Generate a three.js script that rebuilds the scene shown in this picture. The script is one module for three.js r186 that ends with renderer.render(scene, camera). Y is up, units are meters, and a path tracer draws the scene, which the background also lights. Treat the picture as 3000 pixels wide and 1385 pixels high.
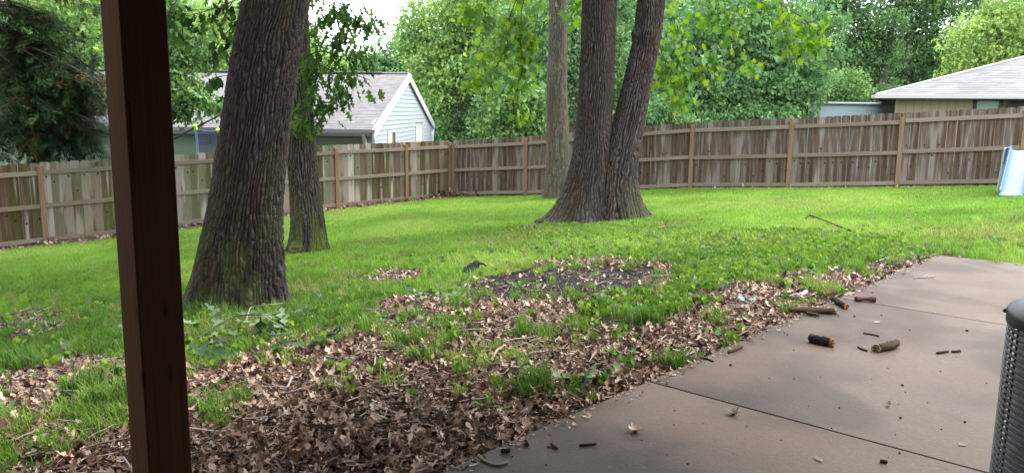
import * as THREE from 'three';
import { RoundedBoxGeometry } from 'three/addons/geometries/RoundedBoxGeometry.js';
import { mergeGeometries } from 'three/addons/utils/BufferGeometryUtils.js';

// ------------------------------------------------------------------ camera, sky, sun, exposure
const scene = new THREE.Scene();
const F = 2305, CX = 1500, CY = 692.5, EYE = new THREE.Vector3(0, 1.5, 0);   // focal length in pixels of the 3000 x 1385 frame
const camera = new THREE.PerspectiveCamera(2 * Math.atan(CY / F) * 180 / Math.PI, 3000 / 1385, 0.05, 900);
camera.position.copy(EYE);
camera.rotation.set(-9.17 * Math.PI / 180, 0, 0.0128, 'YXZ');
camera.updateMatrixWorld(true);
scene.add(camera);
const SKY = 1.75, SUN = 1.5, EXPOSURE = 3.7;
{
  const w = 256, h = 128, data = new Float32Array(w * h * 4);
  for (let j = 0; j < h; j++) for (let i = 0; i < w; i++) {
    const el = ((j + 0.5) / h - 0.5) * Math.PI, az = i / w * Math.PI * 2, up = Math.max(0, Math.sin(el));
    const cloud = 1 + 0.06 * Math.sin(az * 3 + 4 * up) * Math.cos(el * 9 + Math.sin(az * 2)) * Math.cos(el);
    const l = SKY * (0.72 + 0.5 * up) * cloud, k = (j * w + i) * 4;
    data[k] = l * 0.95; data[k + 1] = l * 0.99; data[k + 2] = l * 1.06; data[k + 3] = 1;
  }
  const t = new THREE.DataTexture(data, w, h, THREE.RGBAFormat, THREE.FloatType);
  t.mapping = THREE.EquirectangularReflectionMapping; t.magFilter = THREE.LinearFilter; t.minFilter = THREE.LinearFilter; t.needsUpdate = true;
  scene.background = t; scene.environment = t;
}
const sun = new THREE.DirectionalLight(0xfff2e0, SUN);
sun.position.set(34, 48, -26); sun.target.position.set(0, 0, -12);
sun.castShadow = true; sun.shadow.radius = 26; sun.shadow.mapSize.set(4096, 4096);
Object.assign(sun.shadow.camera, { left: -40, right: 40, top: 40, bottom: -40, near: 1, far: 160 });
scene.add(sun, sun.target);
const renderer = new THREE.WebGLRenderer({ antialias: true });
renderer.toneMapping = THREE.LinearToneMapping;
renderer.toneMappingExposure = EXPOSURE;
renderer.shadowMap.enabled = true;

// ------------------------------------------------------------------ helpers
const V = (x, y, z) => new THREE.Vector3(x, y, z);
const rng = (a) => () => { a |= 0; a = a + 0x6D2B79F5 | 0; let t = Math.imul(a ^ a >>> 15, 1 | a); t = t + Math.imul(t ^ t >>> 7, 61 | t) ^ t; return ((t ^ t >>> 14) >>> 0) / 4294967296; };
const hash = (x, y) => { let h = Math.imul(x, 374761393) + Math.imul(y, 668265263) | 0; h = Math.imul(h ^ h >>> 13, 1274126177); return ((h ^ h >>> 16) >>> 0) / 4294967296; };
const clamp = (x, a = 0, b = 1) => Math.min(b, Math.max(a, x));
const lerp = (a, b, t) => a + (b - a) * t;
const smooth = (a, b, x) => { const t = clamp((x - a) / (b - a)); return t * t * (3 - 2 * t); };
function noise(x, y) {
  const i = Math.floor(x), j = Math.floor(y), u = x - i, v = y - j, s = u * u * (3 - 2 * u), t = v * v * (3 - 2 * v);
  return lerp(lerp(hash(i, j), hash(i + 1, j), s), lerp(hash(i, j + 1), hash(i + 1, j + 1), s), t);
}
const fbm = (x, y, n = 4) => { let a = 0, k = 0.5, s = 0; for (let i = 0; i < n; i++) { a += k * noise(x, y); s += k; x = x * 2.03 + 17.1; y = y * 2.03 + 9.7; k *= 0.5; } return a / s; };
function worley(x, y, period) {   // F1, F2 and the id of the nearest cell; periodic across x
  const i = Math.floor(x), j = Math.floor(y); let f1 = 9, f2 = 9, id = 0;
  for (let a = -1; a <= 1; a++) for (let b = -1; b <= 1; b++) {
    const p = i + a, q = j + b, w = period ? ((p % period) + period) % period : p;
    const dx = p + 0.15 + 0.7 * hash(w * 3 + 1, q * 7 + 5) - x, dy = q + 0.1 + 0.8 * hash(w * 5 + 2, q * 3 + 11) - y, d = Math.hypot(dx, dy);
    if (d < f1) { f2 = f1; f1 = d; id = hash(w + 77, q + 31); } else if (d < f2) f2 = d;
  }
  return [f1, f2, id];
}
// a pixel of the photograph as a ray from the camera, and where that ray meets things
const ray = (u, v) => V((u - CX) / F, -(v - CY) / F, -1).applyQuaternion(camera.quaternion);
const at = (u, v, d) => { const r = ray(u, v); return EYE.clone().addScaledVector(r, d / -r.z); };        // at a distance straight ahead (along -z)
const onLevel = (u, v, y) => { const r = ray(u, v); return EYE.clone().addScaledVector(r, (y - EYE.y) / r.y); };
const onLine = (u, v, a, b) => {   // on the vertical plane through two plan points [x, z]
  const r = ray(u, v), nx = b[1] - a[1], nz = -(b[0] - a[0]);
  return EYE.clone().addScaledVector(r, (nx * a[0] + nz * a[1]) / (nx * r.x + nz * r.z));
};
const names = {};
const numbered = (n) => { const k = names[n] = (names[n] ?? -1) + 1; return k ? n + '_' + String(k).padStart(3, '0') : n; };
function tag(o, label, category, group, kind) {
  if (label) o.userData.label = label; if (category) o.userData.category = category; if (group) o.userData.group = group; if (kind) o.userData.kind = kind;
  return o;
}
function thing(name, label, category, p = V(0, 0, 0), group, kind) {
  const o = new THREE.Group(); o.name = numbered(name); o.position.copy(p); scene.add(o);
  return tag(o, label, category, group, kind);
}
const shadows = (m) => { m.castShadow = m.receiveShadow = true; return m; };
function part(name, geo, mat, parent, p, r, s) {
  const m = shadows(new THREE.Mesh(geo, mat)); m.name = name;
  if (p) m.position.copy(p); if (r) m.rotation.set(...r); if (s) m.scale.set(...s);
  parent.add(m); return m;
}
function copies(name, geo, mat, parent, list, kind = 'stuff') {   // list of [Matrix4, Color]
  const m = shadows(new THREE.InstancedMesh(geo, mat, Math.max(1, list.length))); m.name = name; m.count = list.length;
  list.forEach(([mx, c], i) => { m.setMatrixAt(i, mx); if (c) m.setColorAt(i, c); });
  if (kind) m.userData.kind = kind;
  parent.add(m); return m;
}
const rgb = (r, g, b) => new THREE.Color().setRGB(r, g, b);
const std = (r, g, b, rough = 0.85, more = {}) => new THREE.MeshPhysicalMaterial({ color: rgb(r, g, b), roughness: rough, specularIntensity: rough > 0.7 ? 0.2 : 0.7, side: THREE.DoubleSide, ...more });
const matte = (o) => new THREE.MeshPhysicalMaterial({ specularIntensity: 0.18, roughness: 0.92, ...o });
const leafy = (r, g, b, through = 0.4, rough = 0.75) => new THREE.MeshPhysicalMaterial({ color: rgb(r, g, b), roughness: rough, transmission: through, thickness: 0, side: THREE.DoubleSide, specularIntensity: 0.2 });
function texture(w, h, f, srgb = false) {
  const d = new Uint8Array(w * h * 4);
  for (let j = 0; j < h; j++) for (let i = 0; i < w; i++) { const c = f(i / w, j / h), k = (j * w + i) * 4; for (let n = 0; n < 3; n++) { const x = clamp(c.length ? c[n] : c); d[k + n] = 255 * (srgb ? (x < 0.0031308 ? 12.92 * x : 1.055 * Math.pow(x, 1 / 2.4) - 0.055) : x); } d[k + 3] = 255; }
  const t = new THREE.DataTexture(d, w, h); t.wrapS = t.wrapT = THREE.RepeatWrapping; t.magFilter = t.minFilter = THREE.LinearFilter;
  if (srgb) t.colorSpace = THREE.SRGBColorSpace; t.needsUpdate = true; return t;
}
const mix3 = (a, b, t) => [lerp(a[0], b[0], t), lerp(a[1], b[1], t), lerp(a[2], b[2], t)];
function meshOf(pos, idx, uv, col) {
  const g = new THREE.BufferGeometry(); g.setAttribute('position', new THREE.Float32BufferAttribute(pos, 3));
  if (uv) g.setAttribute('uv', new THREE.Float32BufferAttribute(uv, 2)); if (col) g.setAttribute('color', new THREE.Float32BufferAttribute(col, 3));
  g.setIndex(idx); g.computeVertexNormals(); return g;
}
function tube(points, radii, sides = 7, bump = 0, seed = 1) {   // a tapered limb through points
  const c = new THREE.CatmullRomCurve3(points), n = Math.max(4, points.length * 4), pos = [], idx = [], uv = [], fr = c.computeFrenetFrames(n, false);
  for (let i = 0; i <= n; i++) {
    const t = i / n, p = c.getPoint(t), k = t * (radii.length - 1), a = Math.min(radii.length - 2, Math.floor(k)), r = lerp(radii[a], radii[a + 1], k - a);
    for (let s = 0; s <= sides; s++) {
      const th = (s % sides) / sides * Math.PI * 2, q = r * (1 + bump * (noise(seed + i * 0.7, (s % sides) * 1.3 + seed) - 0.5));
      const v = p.clone().addScaledVector(fr.normals[i], Math.cos(th) * q).addScaledVector(fr.binormals[i], Math.sin(th) * q);
      pos.push(v.x, v.y, v.z); uv.push(s / sides, t * 4);
      if (i < n && s < sides) { const a0 = i * (sides + 1) + s, b0 = a0 + sides + 1; idx.push(a0, b0, a0 + 1, b0, b0 + 1, a0 + 1); }
    }
  }
  for (const e of [0, n]) { const k = pos.length / 3, p = c.getPoint(e / n); pos.push(p.x, p.y, p.z); uv.push(0.5, 0); for (let s = 0; s < sides; s++) { const a0 = e * (sides + 1) + s; e ? idx.push(a0, k, a0 + 1) : idx.push(a0, a0 + 1, k); } }
  return meshOf(pos, idx, uv);
}
const box = (w, h, d) => new THREE.BoxGeometry(w, h, d);
const basis = (x, y, z, p) => new THREE.Matrix4().makeBasis(x, y, z).setPosition(p);
const trs = (p, e, s) => new THREE.Matrix4().compose(p, new THREE.Quaternion().setFromEuler(new THREE.Euler(...e, 'YXZ')), V(s, s, s));
const inside = (poly, x, z) => { let c = false; for (let i = 0, j = poly.length - 1; i < poly.length; j = i++) { const a = poly[i], b = poly[j]; if ((a[1] > z) !== (b[1] > z) && x < (b[0] - a[0]) * (z - a[1]) / (b[1] - a[1]) + a[0]) c = !c; } return c; };

// ------------------------------------------------------------------ lie of the land
const LF = [[-9.9, -16.4], [-1.9, -23.9]], RF = [[-1.9, -23.9], [9.05, -18.3]];     // the two fence lines in plan
const L_POSTS = [[133, 720], [987, 615], [1190, 594]].map(([u, v]) => onLine(u, v, ...LF));
const R_POSTS = [[1316, 580], [1540, 578], [2022, 556], [2309, 556], [2628, 553], [2985, 549]].map(([u, v]) => onLine(u, v, ...RF));
const EDGE = [[1293, 1383], [1604, 1245], [1806, 1158], [2200, 986], [2330, 928], [2462, 869], [2744, 748]].map(([u, v]) => onLevel(u, v, 0));
const ALONG = EDGE[6].clone().sub(EDGE[0]).normalize(), ACROSS = V(-ALONG.z, 0, ALONG.x);    // the patio's left edge, and away from it towards the house
const house = (t, o, y = 0) => EDGE[0].clone().addScaledVector(ALONG, t).addScaledVector(ACROSS, o).setY(y);
const plane = (x, z) => { const r = Math.hypot(x, z + 12), k = r > 45 ? 45 / r : 1; return -0.19 + 0.072 * x * k + 0.037 * (-12 + (z + 12) * k); };
const CONTROL = [...L_POSTS, ...R_POSTS, ...[0, 2, 3, 5, 6].map((i) => EDGE[i].clone().setY(-0.045)), house(-5, 0, -0.05), house(3, 2.5, -0.1), house(-4, 3, -0.1), house(7.4, 3, -0.1), house(-2, -2.2, -0.16), house(2, -2.6, -0.2), house(6, -2.2, -0.22)];
const WEIGHT = (() => {
  const n = CONTROL.length, A = CONTROL.map((p) => [...CONTROL.map((q, j) => Math.exp(-((p.x - q.x) ** 2 + (p.z - q.z) ** 2) / 12) + (p === q ? 0.02 : 0)), p.y - plane(p.x, p.z)]);
  for (let i = 0; i < n; i++) { let m = i; for (let r = i + 1; r < n; r++) if (Math.abs(A[r][i]) > Math.abs(A[m][i])) m = r; [A[i], A[m]] = [A[m], A[i]]; for (let r = 0; r < n; r++) if (r !== i) { const f = A[r][i] / A[i][i]; for (let c = i; c <= n; c++) A[r][c] -= f * A[i][c]; } }
  return A.map((r, i) => r[n] / r[i]);
})();
const rise = (x, z) => { let y = plane(x, z); for (let i = 0; i < CONTROL.length; i++) { const d = (x - CONTROL[i].x) ** 2 + (z - CONTROL[i].z) ** 2; if (d < 90) y += WEIGHT[i] * Math.exp(-d / 12); } return y; };
const land = (x, z) => { const d = Math.hypot(x, z + 8); return rise(x, z) + (d < 40 ? 0.05 * (fbm(x * 0.55, z * 0.55, 3) - 0.5) : 0); };
const onLand = (u, v) => { const r = ray(u, v); let t = 0.5; for (let i = 0; i < 3000; i++) { const p = EYE.clone().addScaledVector(r, t); if (p.y < land(p.x, p.z)) break; t += 0.02 + t * 0.001; } const p = EYE.clone().addScaledVector(r, t); p.y = land(p.x, p.z); return p; };
const area = (list) => list.map(([u, v]) => { const p = onLand(u, v); return [p.x, p.z]; });
const PATIO = [house(-9, 0), house(0, 0), ...EDGE.slice(1), house(EDGE[6].clone().sub(EDGE[0]).length(), 8), house(-9, 8)].map((p) => [p.x, p.z]);
// what covers the ground where
const LITTER = [
  [[0, 1085], [150, 1060], [330, 1045], [430, 1090], [560, 1090], [690, 1065], [800, 1010], [930, 975], [1140, 972], [1200, 1030], [1330, 1090], [1500, 1120], [1640, 1120], [1740, 1090], [1900, 1060], [1980, 1180], [1720, 1310], [1450, 1440], [1000, 1500], [0, 1500]],
  [[2720, 752], [2600, 768], [2470, 792], [2250, 815], [2120, 846], [2060, 890], [1960, 940], [1860, 965], [1720, 1000], [1600, 1040], [1640, 1150], [1900, 1200], [2320, 1030], [2580, 900], [2830, 768]],
  [[1100, 885], [1250, 868], [1500, 875], [1800, 868], [1920, 890], [1800, 925], [1500, 945], [1300, 925], [1100, 915]],
  [[1540, 772], [1700, 758], [1960, 766], [1980, 800], [1800, 803], [1600, 792]],
  [[1040, 800], [1150, 787], [1240, 800], [1200, 833], [1060, 840]],
  [[1535, 662], [1590, 655], [1600, 685], [1545, 690]], [[1915, 655], [1950, 652], [1965, 675], [1925, 678]],
].map(area);
const THIN = [[[0, 935], [120, 915], [230, 940], [150, 990], [0, 1005]], [[1130, 975], [1100, 925], [1300, 900], [1500, 935], [1800, 915], [2080, 860], [2140, 850], [2060, 895], [1860, 985], [1700, 1030], [1640, 1150], [1330, 1100]], [[1900, 800], [2130, 840], [1960, 930], [1800, 900]]].map(area);
const GREENS = [[[150, 1150], [300, 1130], [390, 1160], [390, 1300], [230, 1330], [140, 1270]], [[0, 1275], [150, 1280], [190, 1385], [0, 1440]], [[545, 1165], [640, 1180], [650, 1290], [550, 1300]]].map(area);
const ash0 = onLand(1640, 826), ASH = [ash0.x, ash0.z, 1.1, 1.4];
const ashAt = (x, z) => Math.hypot((x - ASH[0]) / ASH[2], (z - ASH[1]) / ASH[3]) + 0.35 * (fbm(x * 2.3, z * 2.3) - 0.5);
const cover = (x, z) => {
  const wx = x + 0.35 * (fbm(x * 2, z * 2, 3) - 0.5), wz = z + 0.5 * (fbm(x * 2 + 40, z * 2 + 9, 3) - 0.5);
  const c = { patio: inside(PATIO, x, z), litter: false, thin: false, green: false, ash: ashAt(x, z) < 1 };
  c.litter = LITTER.some((p) => inside(p, wx, wz)); c.thin = THIN.some((p) => inside(p, wx, wz)); c.green = GREENS.some((p) => inside(p, wx, wz));
  const l = (x - LF[0][0]) * (LF[1][1] - LF[0][1]) - (z - LF[0][1]) * (LF[1][0] - LF[0][0]); c.fence = l / Math.hypot(LF[1][0] - LF[0][0], LF[1][1] - LF[0][1]);
  const r = (x - RF[0][0]) * (RF[1][1] - RF[0][1]) - (z - RF[0][1]) * (RF[1][0] - RF[0][0]); c.fence2 = r / Math.hypot(RF[1][0] - RF[0][0], RF[1][1] - RF[0][1]);
  return c;
};
const SIDE = Math.sign(cover(0, -12).fence), SIDE2 = Math.sign(cover(0, -12).fence2);

const FALL = onLand(720, 1015);
// ground sheet: close mesh in the yard, wide cells out to the horizon
const grain = texture(256, 256, (u, v) => 0.55 + 0.6 * (hash(Math.floor(u * 256), Math.floor(v * 256)) - 0.5) * 0.5 + 0.5 * (noise(u * 40, v * 40) - 0.5));
{
  const xs = [], zs = [];
  for (let i = 0; i <= 220; i++) { const k = (i / 220 - 0.5) * 2; xs.push(14 * k + Math.sign(k) * Math.pow(Math.abs(k), 9) * 500); }
  for (let i = 0; i <= 240; i++) { const k = i / 240; zs.push(8 - 34 * k - Math.pow(k, 12) * 560 + (i === 0 ? 300 : 0)); }
  const pos = [], uv = [], col = [], idx = [];
  zs.forEach((z, j) => xs.forEach((x, i) => {
    const c = cover(x, z), far = Math.hypot(x, z + 10) > 30, bare = c.litter || c.thin || Math.abs(c.fence) < 0.6 && z > -26 || c.patio;
    const n = fbm(x * 3, z * 3), soil = mix3([0.022, 0.014, 0.01], [0.042, 0.029, 0.021], n), turf = mix3([0.05, 0.085, 0.015], [0.085, 0.13, 0.022], n);
    let k = c.ash ? [0.034, 0.029, 0.028] : bare && !far ? soil : turf;
    pos.push(x, land(x, z) - (c.patio ? 0.03 : 0), z); uv.push(x, z); col.push(...k);
    if (i < 220 && j < 240) { const a = j * 221 + i; idx.push(a, a + 221, a + 1, a + 221, a + 222, a + 1); }
  }));
  const m = matte({ vertexColors: true, map: grain, bumpMap: grain, bumpScale: 0.02, side: THREE.DoubleSide });
  const g = part('ground', meshOf(pos, idx.map((x, i, a) => x), uv, col), m, scene); g.userData.kind = 'structure'; g.userData.label = 'sloping back yard soil under the lawn';
}

// ------------------------------------------------------------------ patio
const JOINT = [[[1900, 1116], [2890, 1383]], [[2470, 874], [2957, 953]]].map((q) => q.map(([u, v]) => onLevel(u, v, 0)));
const FAR = [onLevel(2744, 747, 0), onLevel(3000, 772, 0)];
{
  const stain = texture(1024, 1024, (u, v) => {
    const a = fbm(u * 9, v * 9, 5), b = fbm(u * 4 + 31, v * 4 + 7, 4), f = noise(u * 420, v * 420), d = smooth(0.52, 0.72, fbm(u * 9 + 5, v * 9 + 60, 4));
    let c = mix3([0.063, 0.044, 0.0315], [0.034, 0.021, 0.0132], smooth(0.35, 0.65, a)); c = mix3(c, [0.078, 0.06, 0.047], 0.85 * smooth(0.46, 0.66, b)); c = mix3(c, [0.022, 0.0145, 0.0095], 0.62 * d);
    const s = hash(Math.floor(u * 1024), Math.floor(v * 1024) + 3), k = 0.9 + 0.2 * f; return s > 0.9985 ? [0.12, 0.11, 0.1] : s < 0.004 ? c.map((x) => x * 0.55) : c.map((x) => x * k);
  }, true);
  const sand = texture(256, 256, (u, v) => 0.5 + 0.6 * (hash(Math.floor(u * 256), Math.floor(v * 256) + 9) - 0.5));
  sand.repeat.set(6, 6);
  const m = new THREE.MeshPhysicalMaterial({ map: stain, bumpMap: sand, bumpScale: 0.002, roughness: 0.66, specularIntensity: 0.4, side: THREE.DoubleSide });
  const patio = thing('patio', 'bare brownish concrete patio with cut joints', null, V(0, 0, 0), null, 'structure');
  const cuts = [...JOINT, FAR], T = (p) => p.clone().sub(EDGE[0]).dot(ALONG), O = (p) => p.clone().sub(EDGE[0]).dot(ACROSS), dir = (q) => q[1].clone().sub(q[0]).normalize();
  const lines = cuts.map((q) => { const d = dir(q), k = -O(q[0]) / d.dot(ACROSS), p = q[0].clone().addScaledVector(d, k); return [T(p), d.dot(ALONG) / d.dot(ACROSS)]; });   // where it meets the edge, and its slant
  let from = [-9, 0];
  lines.forEach(([t, s], i) => {
    const w = 7, gap = 0.005, a = [from[0] + (i ? gap : 0), from[1]], b = [t - (i < 2 ? gap : 0), s], pts = [];
    const left = EDGE.filter((p) => T(p) > a[0] + 0.15 && T(p) < b[0] - 0.15).map((p) => [T(p), O(p)]);
    const add = (x, o) => { const p = house(x, o); pts.push(new THREE.Vector2(p.x, -p.z)); };
    add(a[0], 0); left.forEach(([x, o]) => add(x, o)); add(b[0], 0); add(b[0] + b[1] * w, w); add(a[0] + a[1] * w, w);
    const g = new THREE.ExtrudeGeometry(new THREE.Shape(pts), { depth: 0.12, bevelEnabled: true, bevelThickness: 0.006, bevelSize: 0.004, bevelOffset: -0.004, bevelSegments: 2 });
    g.rotateX(-Math.PI / 2); g.translate(0, -0.126, 0);
    const p = g.attributes.position, uv = g.attributes.uv; for (let k = 0; k < p.count; k++) uv.setXY(k, p.getX(k) / 6 + 0.37 * i, p.getZ(k) / 6 + 0.2 * i);
    part('concrete_slab', g, m, patio); from = [t, s];
  });
}

// ------------------------------------------------------------------ house the camera stands at: wall and porch roof outside the frame, one porch post inside it
const HW = Math.atan2(-ALONG.z, ALONG.x);
{
  const wood = texture(256, 1024, (u, v) => { const g = fbm(u * 26 + 2.5 * fbm(u * 2, v * 2), v * 5, 4), k = Math.hypot((u - 0.68) * 1.1, (v - 0.28) * 9), k2 = Math.hypot((u - 0.62) * 1.2, (v - 0.36) * 9), kn = Math.max(smooth(0.16, 0.04, k), smooth(0.13, 0.03, k2)); return mix3(mix3([0.068, 0.031, 0.0135], [0.033, 0.0155, 0.0075], g), [0.013, 0.006, 0.003], kn * 0.8); }, true);
  const m = matte({ map: wood, bumpMap: wood, bumpScale: 0.004 });
  const c = at(431, 692, 2.48), post = thing('porch_post', 'dark brown square timber post close to the camera, standing beside the patio', 'post', V(c.x, -0.1, c.z));
  post.rotation.y = HW;
  const g = new RoundedBoxGeometry(0.142, 2.64, 0.142, 3, 0.006), uv = g.attributes.uv, pp = g.attributes.position; for (let k = 0; k < uv.count; k++) uv.setXY(k, uv.getX(k) + 0.3 * Math.sign(pp.getX(k)), uv.getY(k));
  part('post_shaft', g, m, post, V(0, 1.32, 0));
  part('check_crack', box(0.003, 0.22, 0.004), std(0.01, 0.007, 0.005), post, V(-0.058, 1.5, 0.0700));
  const own = thing('porch_house', 'house wall and porch roof beside the patio', 'house', house(-4, 3.4), null);
  own.rotation.y = HW; const wall = std(0.14, 0.11, 0.085, 0.85);
  part('wall', box(16, 2.9, 0.2), wall, own, V(-1.5, 1.45, 0.12));
  part('porch_roof', box(10.2, 0.16, 3.9), std(0.09, 0.07, 0.055, 0.9), own, V(1.5, 2.62, -1.75));
  part('beam', box(10, 0.14, 0.1), std(0.13, 0.08, 0.05), own, V(1.45, 2.475, -3.53));
  part('wall', box(0.2, 2.9, 10.4), wall, own, V(-1.35, 1.45, -5.2)); part('roof', box(6, 0.14, 11.4), std(0.2, 0.19, 0.19, 0.95), own, V(-3.8, 3.3, -5.4), [0, 0, -0.25]);
  part('roof', box(16.4, 0.14, 5), std(0.2, 0.19, 0.19, 0.95), own, V(-1.5, 3.6, 2.0), [-0.32, 0, 0]);
}

// ------------------------------------------------------------------ fences
function woodAtlas(seed, pale, mossy) {   // eight boards side by side
  return texture(1024, 512, (u, v) => {
    const k = Math.floor(u * 8), x = u * 8 - k, h = hash(k + seed, 5), w = hash(k + seed, 9);
    const g = fbm(x * 17 + k * 13 + 1.2 * noise(x * 3, v * 5 + k), v * 3.5 + k * 7 + seed, 4), fine = noise(x * 70 + k * 31, v * 14 + seed);
    const cx = Math.abs(x - 0.5 - 0.3 * (h - 0.5)) * 2, flame = fbm(x * 2.6 + k * 5, v * 2.2 + k * 3 + seed, 3) + (w - 0.5) * 0.75 * pale + 0.12 * pale - 0.25 * cx + 0.22 * (fbm(x * 12 + k, v * 2 + 9, 2) - 0.5);
    let c = mix3([0.06, 0.041, 0.029], [0.115, 0.084, 0.064], g); c = mix3(c, mix3([0.15, 0.136, 0.12].map((q) => q * (1 + 0.7 * mossy)), [0.225, 0.208, 0.19].map((q) => q * (1 + 0.6 * mossy)), g), (0.5 + 0.5 * h) * smooth(0.26, 0.62, flame));
    if (w < 0.3) c = mix3(c, [0.03, 0.017, 0.012], 0.55 * smooth(0.4, 0.62, fbm(x * 5 + k, v * 3 + 20, 3)));
    if (mossy) c = mix3(c, [0.062, 0.062, 0.022], 0.8 * mossy * smooth(0.35, 0.6, fbm(x * 1.2 + k * 2 + 3, v * 1.6, 2) + (h - 0.5) * 0.55));
    const kn = Math.hypot((x - 0.3 - 0.4 * h) * 1.2, (v - 0.15 - 0.7 * w) * 9); if (kn < 0.16) c = mix3([0.025, 0.015, 0.01], c, smooth(0.07, 0.16, kn));
    return c.map((q) => q * (0.82 + 0.36 * fine));
  }, true);
}
const boardTex = { right: woodAtlas(3, 0.8, 0), left: woodAtlas(23, 1.1, 0.9) };
const railTex = texture(512, 128, (u, v) => { const g = fbm(u * 6, v * 14, 4), f = noise(u * 40, v * 60); return mix3([0.12, 0.093, 0.07], [0.215, 0.178, 0.143], g).map((x) => x * (0.8 + 0.4 * f)); }, true);
const postTex = texture(128, 512, (u, v) => { const g = fbm(u * 10, v * 5, 4), f = noise(u * 60, v * 30); return mix3([0.115, 0.066, 0.04], [0.21, 0.138, 0.092], g).map((x) => x * (0.8 + 0.4 * f)); }, true);
const tints = (map, list) => list.map((k) => matte({ map, color: rgb(...k) }));
const MW = { left: tints(boardTex.left, [[1, 1, 0.98], [1.1, 1.1, 1.07], [0.86, 0.84, 0.76], [0.95, 0.95, 0.9], [0.72, 0.67, 0.56]]), right: tints(boardTex.right, [[1.0, 1.01, 1.02], [0.86, 0.86, 0.85], [0.98, 1.01, 1.05], [1.1, 1.15, 1.22], [0.78, 0.74, 0.7]]), rail: tints(railTex, [[1, 1, 1], [0.85, 0.83, 0.8]]), post: matte({ map: postTex }) };
function picketGeo(k) {   // dog-eared board one metre tall at scale 1, 0.19 wide; texture column k of the atlas
  const w = 0.097, e = 0.026, out = [[-w, 0], [w, 0], [w, 0.983], [w - e, 1], [-w + e, 1], [-w, 0.983]], t = 0.008, pos = [], uv = [], idx = [];
  const U = (x) => (k + 0.04 + 0.92 * (x + w) / (2 * w)) / 8;
  for (const s of [1, -1]) { const b = pos.length / 3; out.forEach(([x, y]) => { pos.push(x, y, s * t); uv.push(U(x), y); }); for (let i = 1; i < 5; i++) s > 0 ? idx.push(b, b + i, b + i + 1) : idx.push(b, b + i + 1, b + i); }
  out.forEach(([x, y], i) => { const [x2, y2] = out[(i + 1) % 6], b = pos.length / 3; pos.push(x, y, t, x2, y2, t, x2, y2, -t, x, y, -t); uv.push(U(x), y, U(x2), y2, U(x2), y2, U(x), y); idx.push(b, b + 2, b + 1, b, b + 3, b + 2); });
  return meshOf(pos, idx, uv);
}
const PICKETS = [0, 1, 2, 3, 4, 5, 6, 7].map(picketGeo);
const postGeo = new RoundedBoxGeometry(0.1, 1, 0.1, 2, 0.008), railGeo = new RoundedBoxGeometry(1, 0.092, 0.042, 2, 0.006);
function fence(label, posts, mat, seed) {
  const R = rng(seed), f = thing('board_fence', label, 'fence', posts[0].clone().setY(0)), o = f.position;
  const pieces = [];
  posts.forEach((p) => { const h = 1.66 + 0.05 * R(); pieces.push(part('fence_post', postGeo, MW.post, f, V(p.x - o.x, p.y + h / 2 - 0.12, p.z - o.z), [0, 0, (R() - 0.5) * 0.012], [1, h + 0.24, 1])); });
  for (let i = 0; i + 1 < posts.length; i++) {
    const a = posts[i], b = posts[i + 1], d = b.clone().sub(a), len = Math.hypot(d.x, d.z), yaw = Math.atan2(-d.z, d.x), nx = -d.z / len, nz = d.x / len, s = nz > 0 ? 1 : -1;   // s: towards the camera
    pieces[i].rotation.y = yaw; pieces[i + 1].rotation.y = yaw;
    const drop = (R() - 0.5) * 0.03;
    for (const y of [0.145, 0.86, 1.56]) {
      const y0 = a.y + y + drop + 0.02 * (R() - 0.5), y1 = b.y + y + drop + 0.02 * (R() - 0.5), L = Math.hypot(len - 0.1, y1 - y0);
      part('rail', railGeo, MW.rail[R() < 0.5 ? 0 : 1], f, V((a.x + b.x) / 2 - o.x + nx * s * 0.012, (y0 + y1) / 2, (a.z + b.z) / 2 - o.z + nz * s * 0.012), [0, yaw, Math.atan2(y1 - y0, len)], [L, 1, 1]).rotation.order = 'YXZ';
    }
    const n = Math.round(len / 0.19), w = len / n;
    for (let k = 0; k < n; k++) {
      const t = (k + 0.5) / n, y = lerp(a.y, b.y, t) + 0.045 + 0.01 * R(), back = -0.028 - 0.006 * R();
      part('picket', PICKETS[Math.floor(R() * 8)], mat[Math.floor(R() * 5)], f, V(lerp(a.x, b.x, t) - o.x + nx * s * back, y, lerp(a.z, b.z, t) - o.z + nz * s * back), [0, yaw + (R() < 0.5 ? Math.PI : 0), (R() - 0.5) * 0.012], [(w - 0.004) / 0.194, 1.70 + 0.012 * R(), 1]).rotation.order = 'YXZ';
    }
  }
  return f;
}
const corner = R_POSTS[0];
{
  const p = L_POSTS[0], q = L_POSTS[1], step = (t) => { const x = lerp(p.x, q.x, t), z = lerp(p.z, q.z, t); return V(x, lerp(p.y, q.y, t), z); };
  fence('long weathered board fence on the low left side, running behind the massive leaning oak', [step(-2 / 3), step(-1 / 3), p, step(1 / 3), step(2 / 3), q, L_POSTS[2], corner.clone()], MW.left, 11);
  const r = R_POSTS, mid = r[1].clone().lerp(r[2], 0.5), last = r[5].clone().add(r[5].clone().sub(r[4]));
  fence('brown and grey board fence climbing to the right behind the two-stemmed tree and slide', [corner.clone().add(V(0.13, 0, 0.02)), r[1], mid, r[2], r[3], r[4], r[5], last], MW.right, 12);
}

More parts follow.
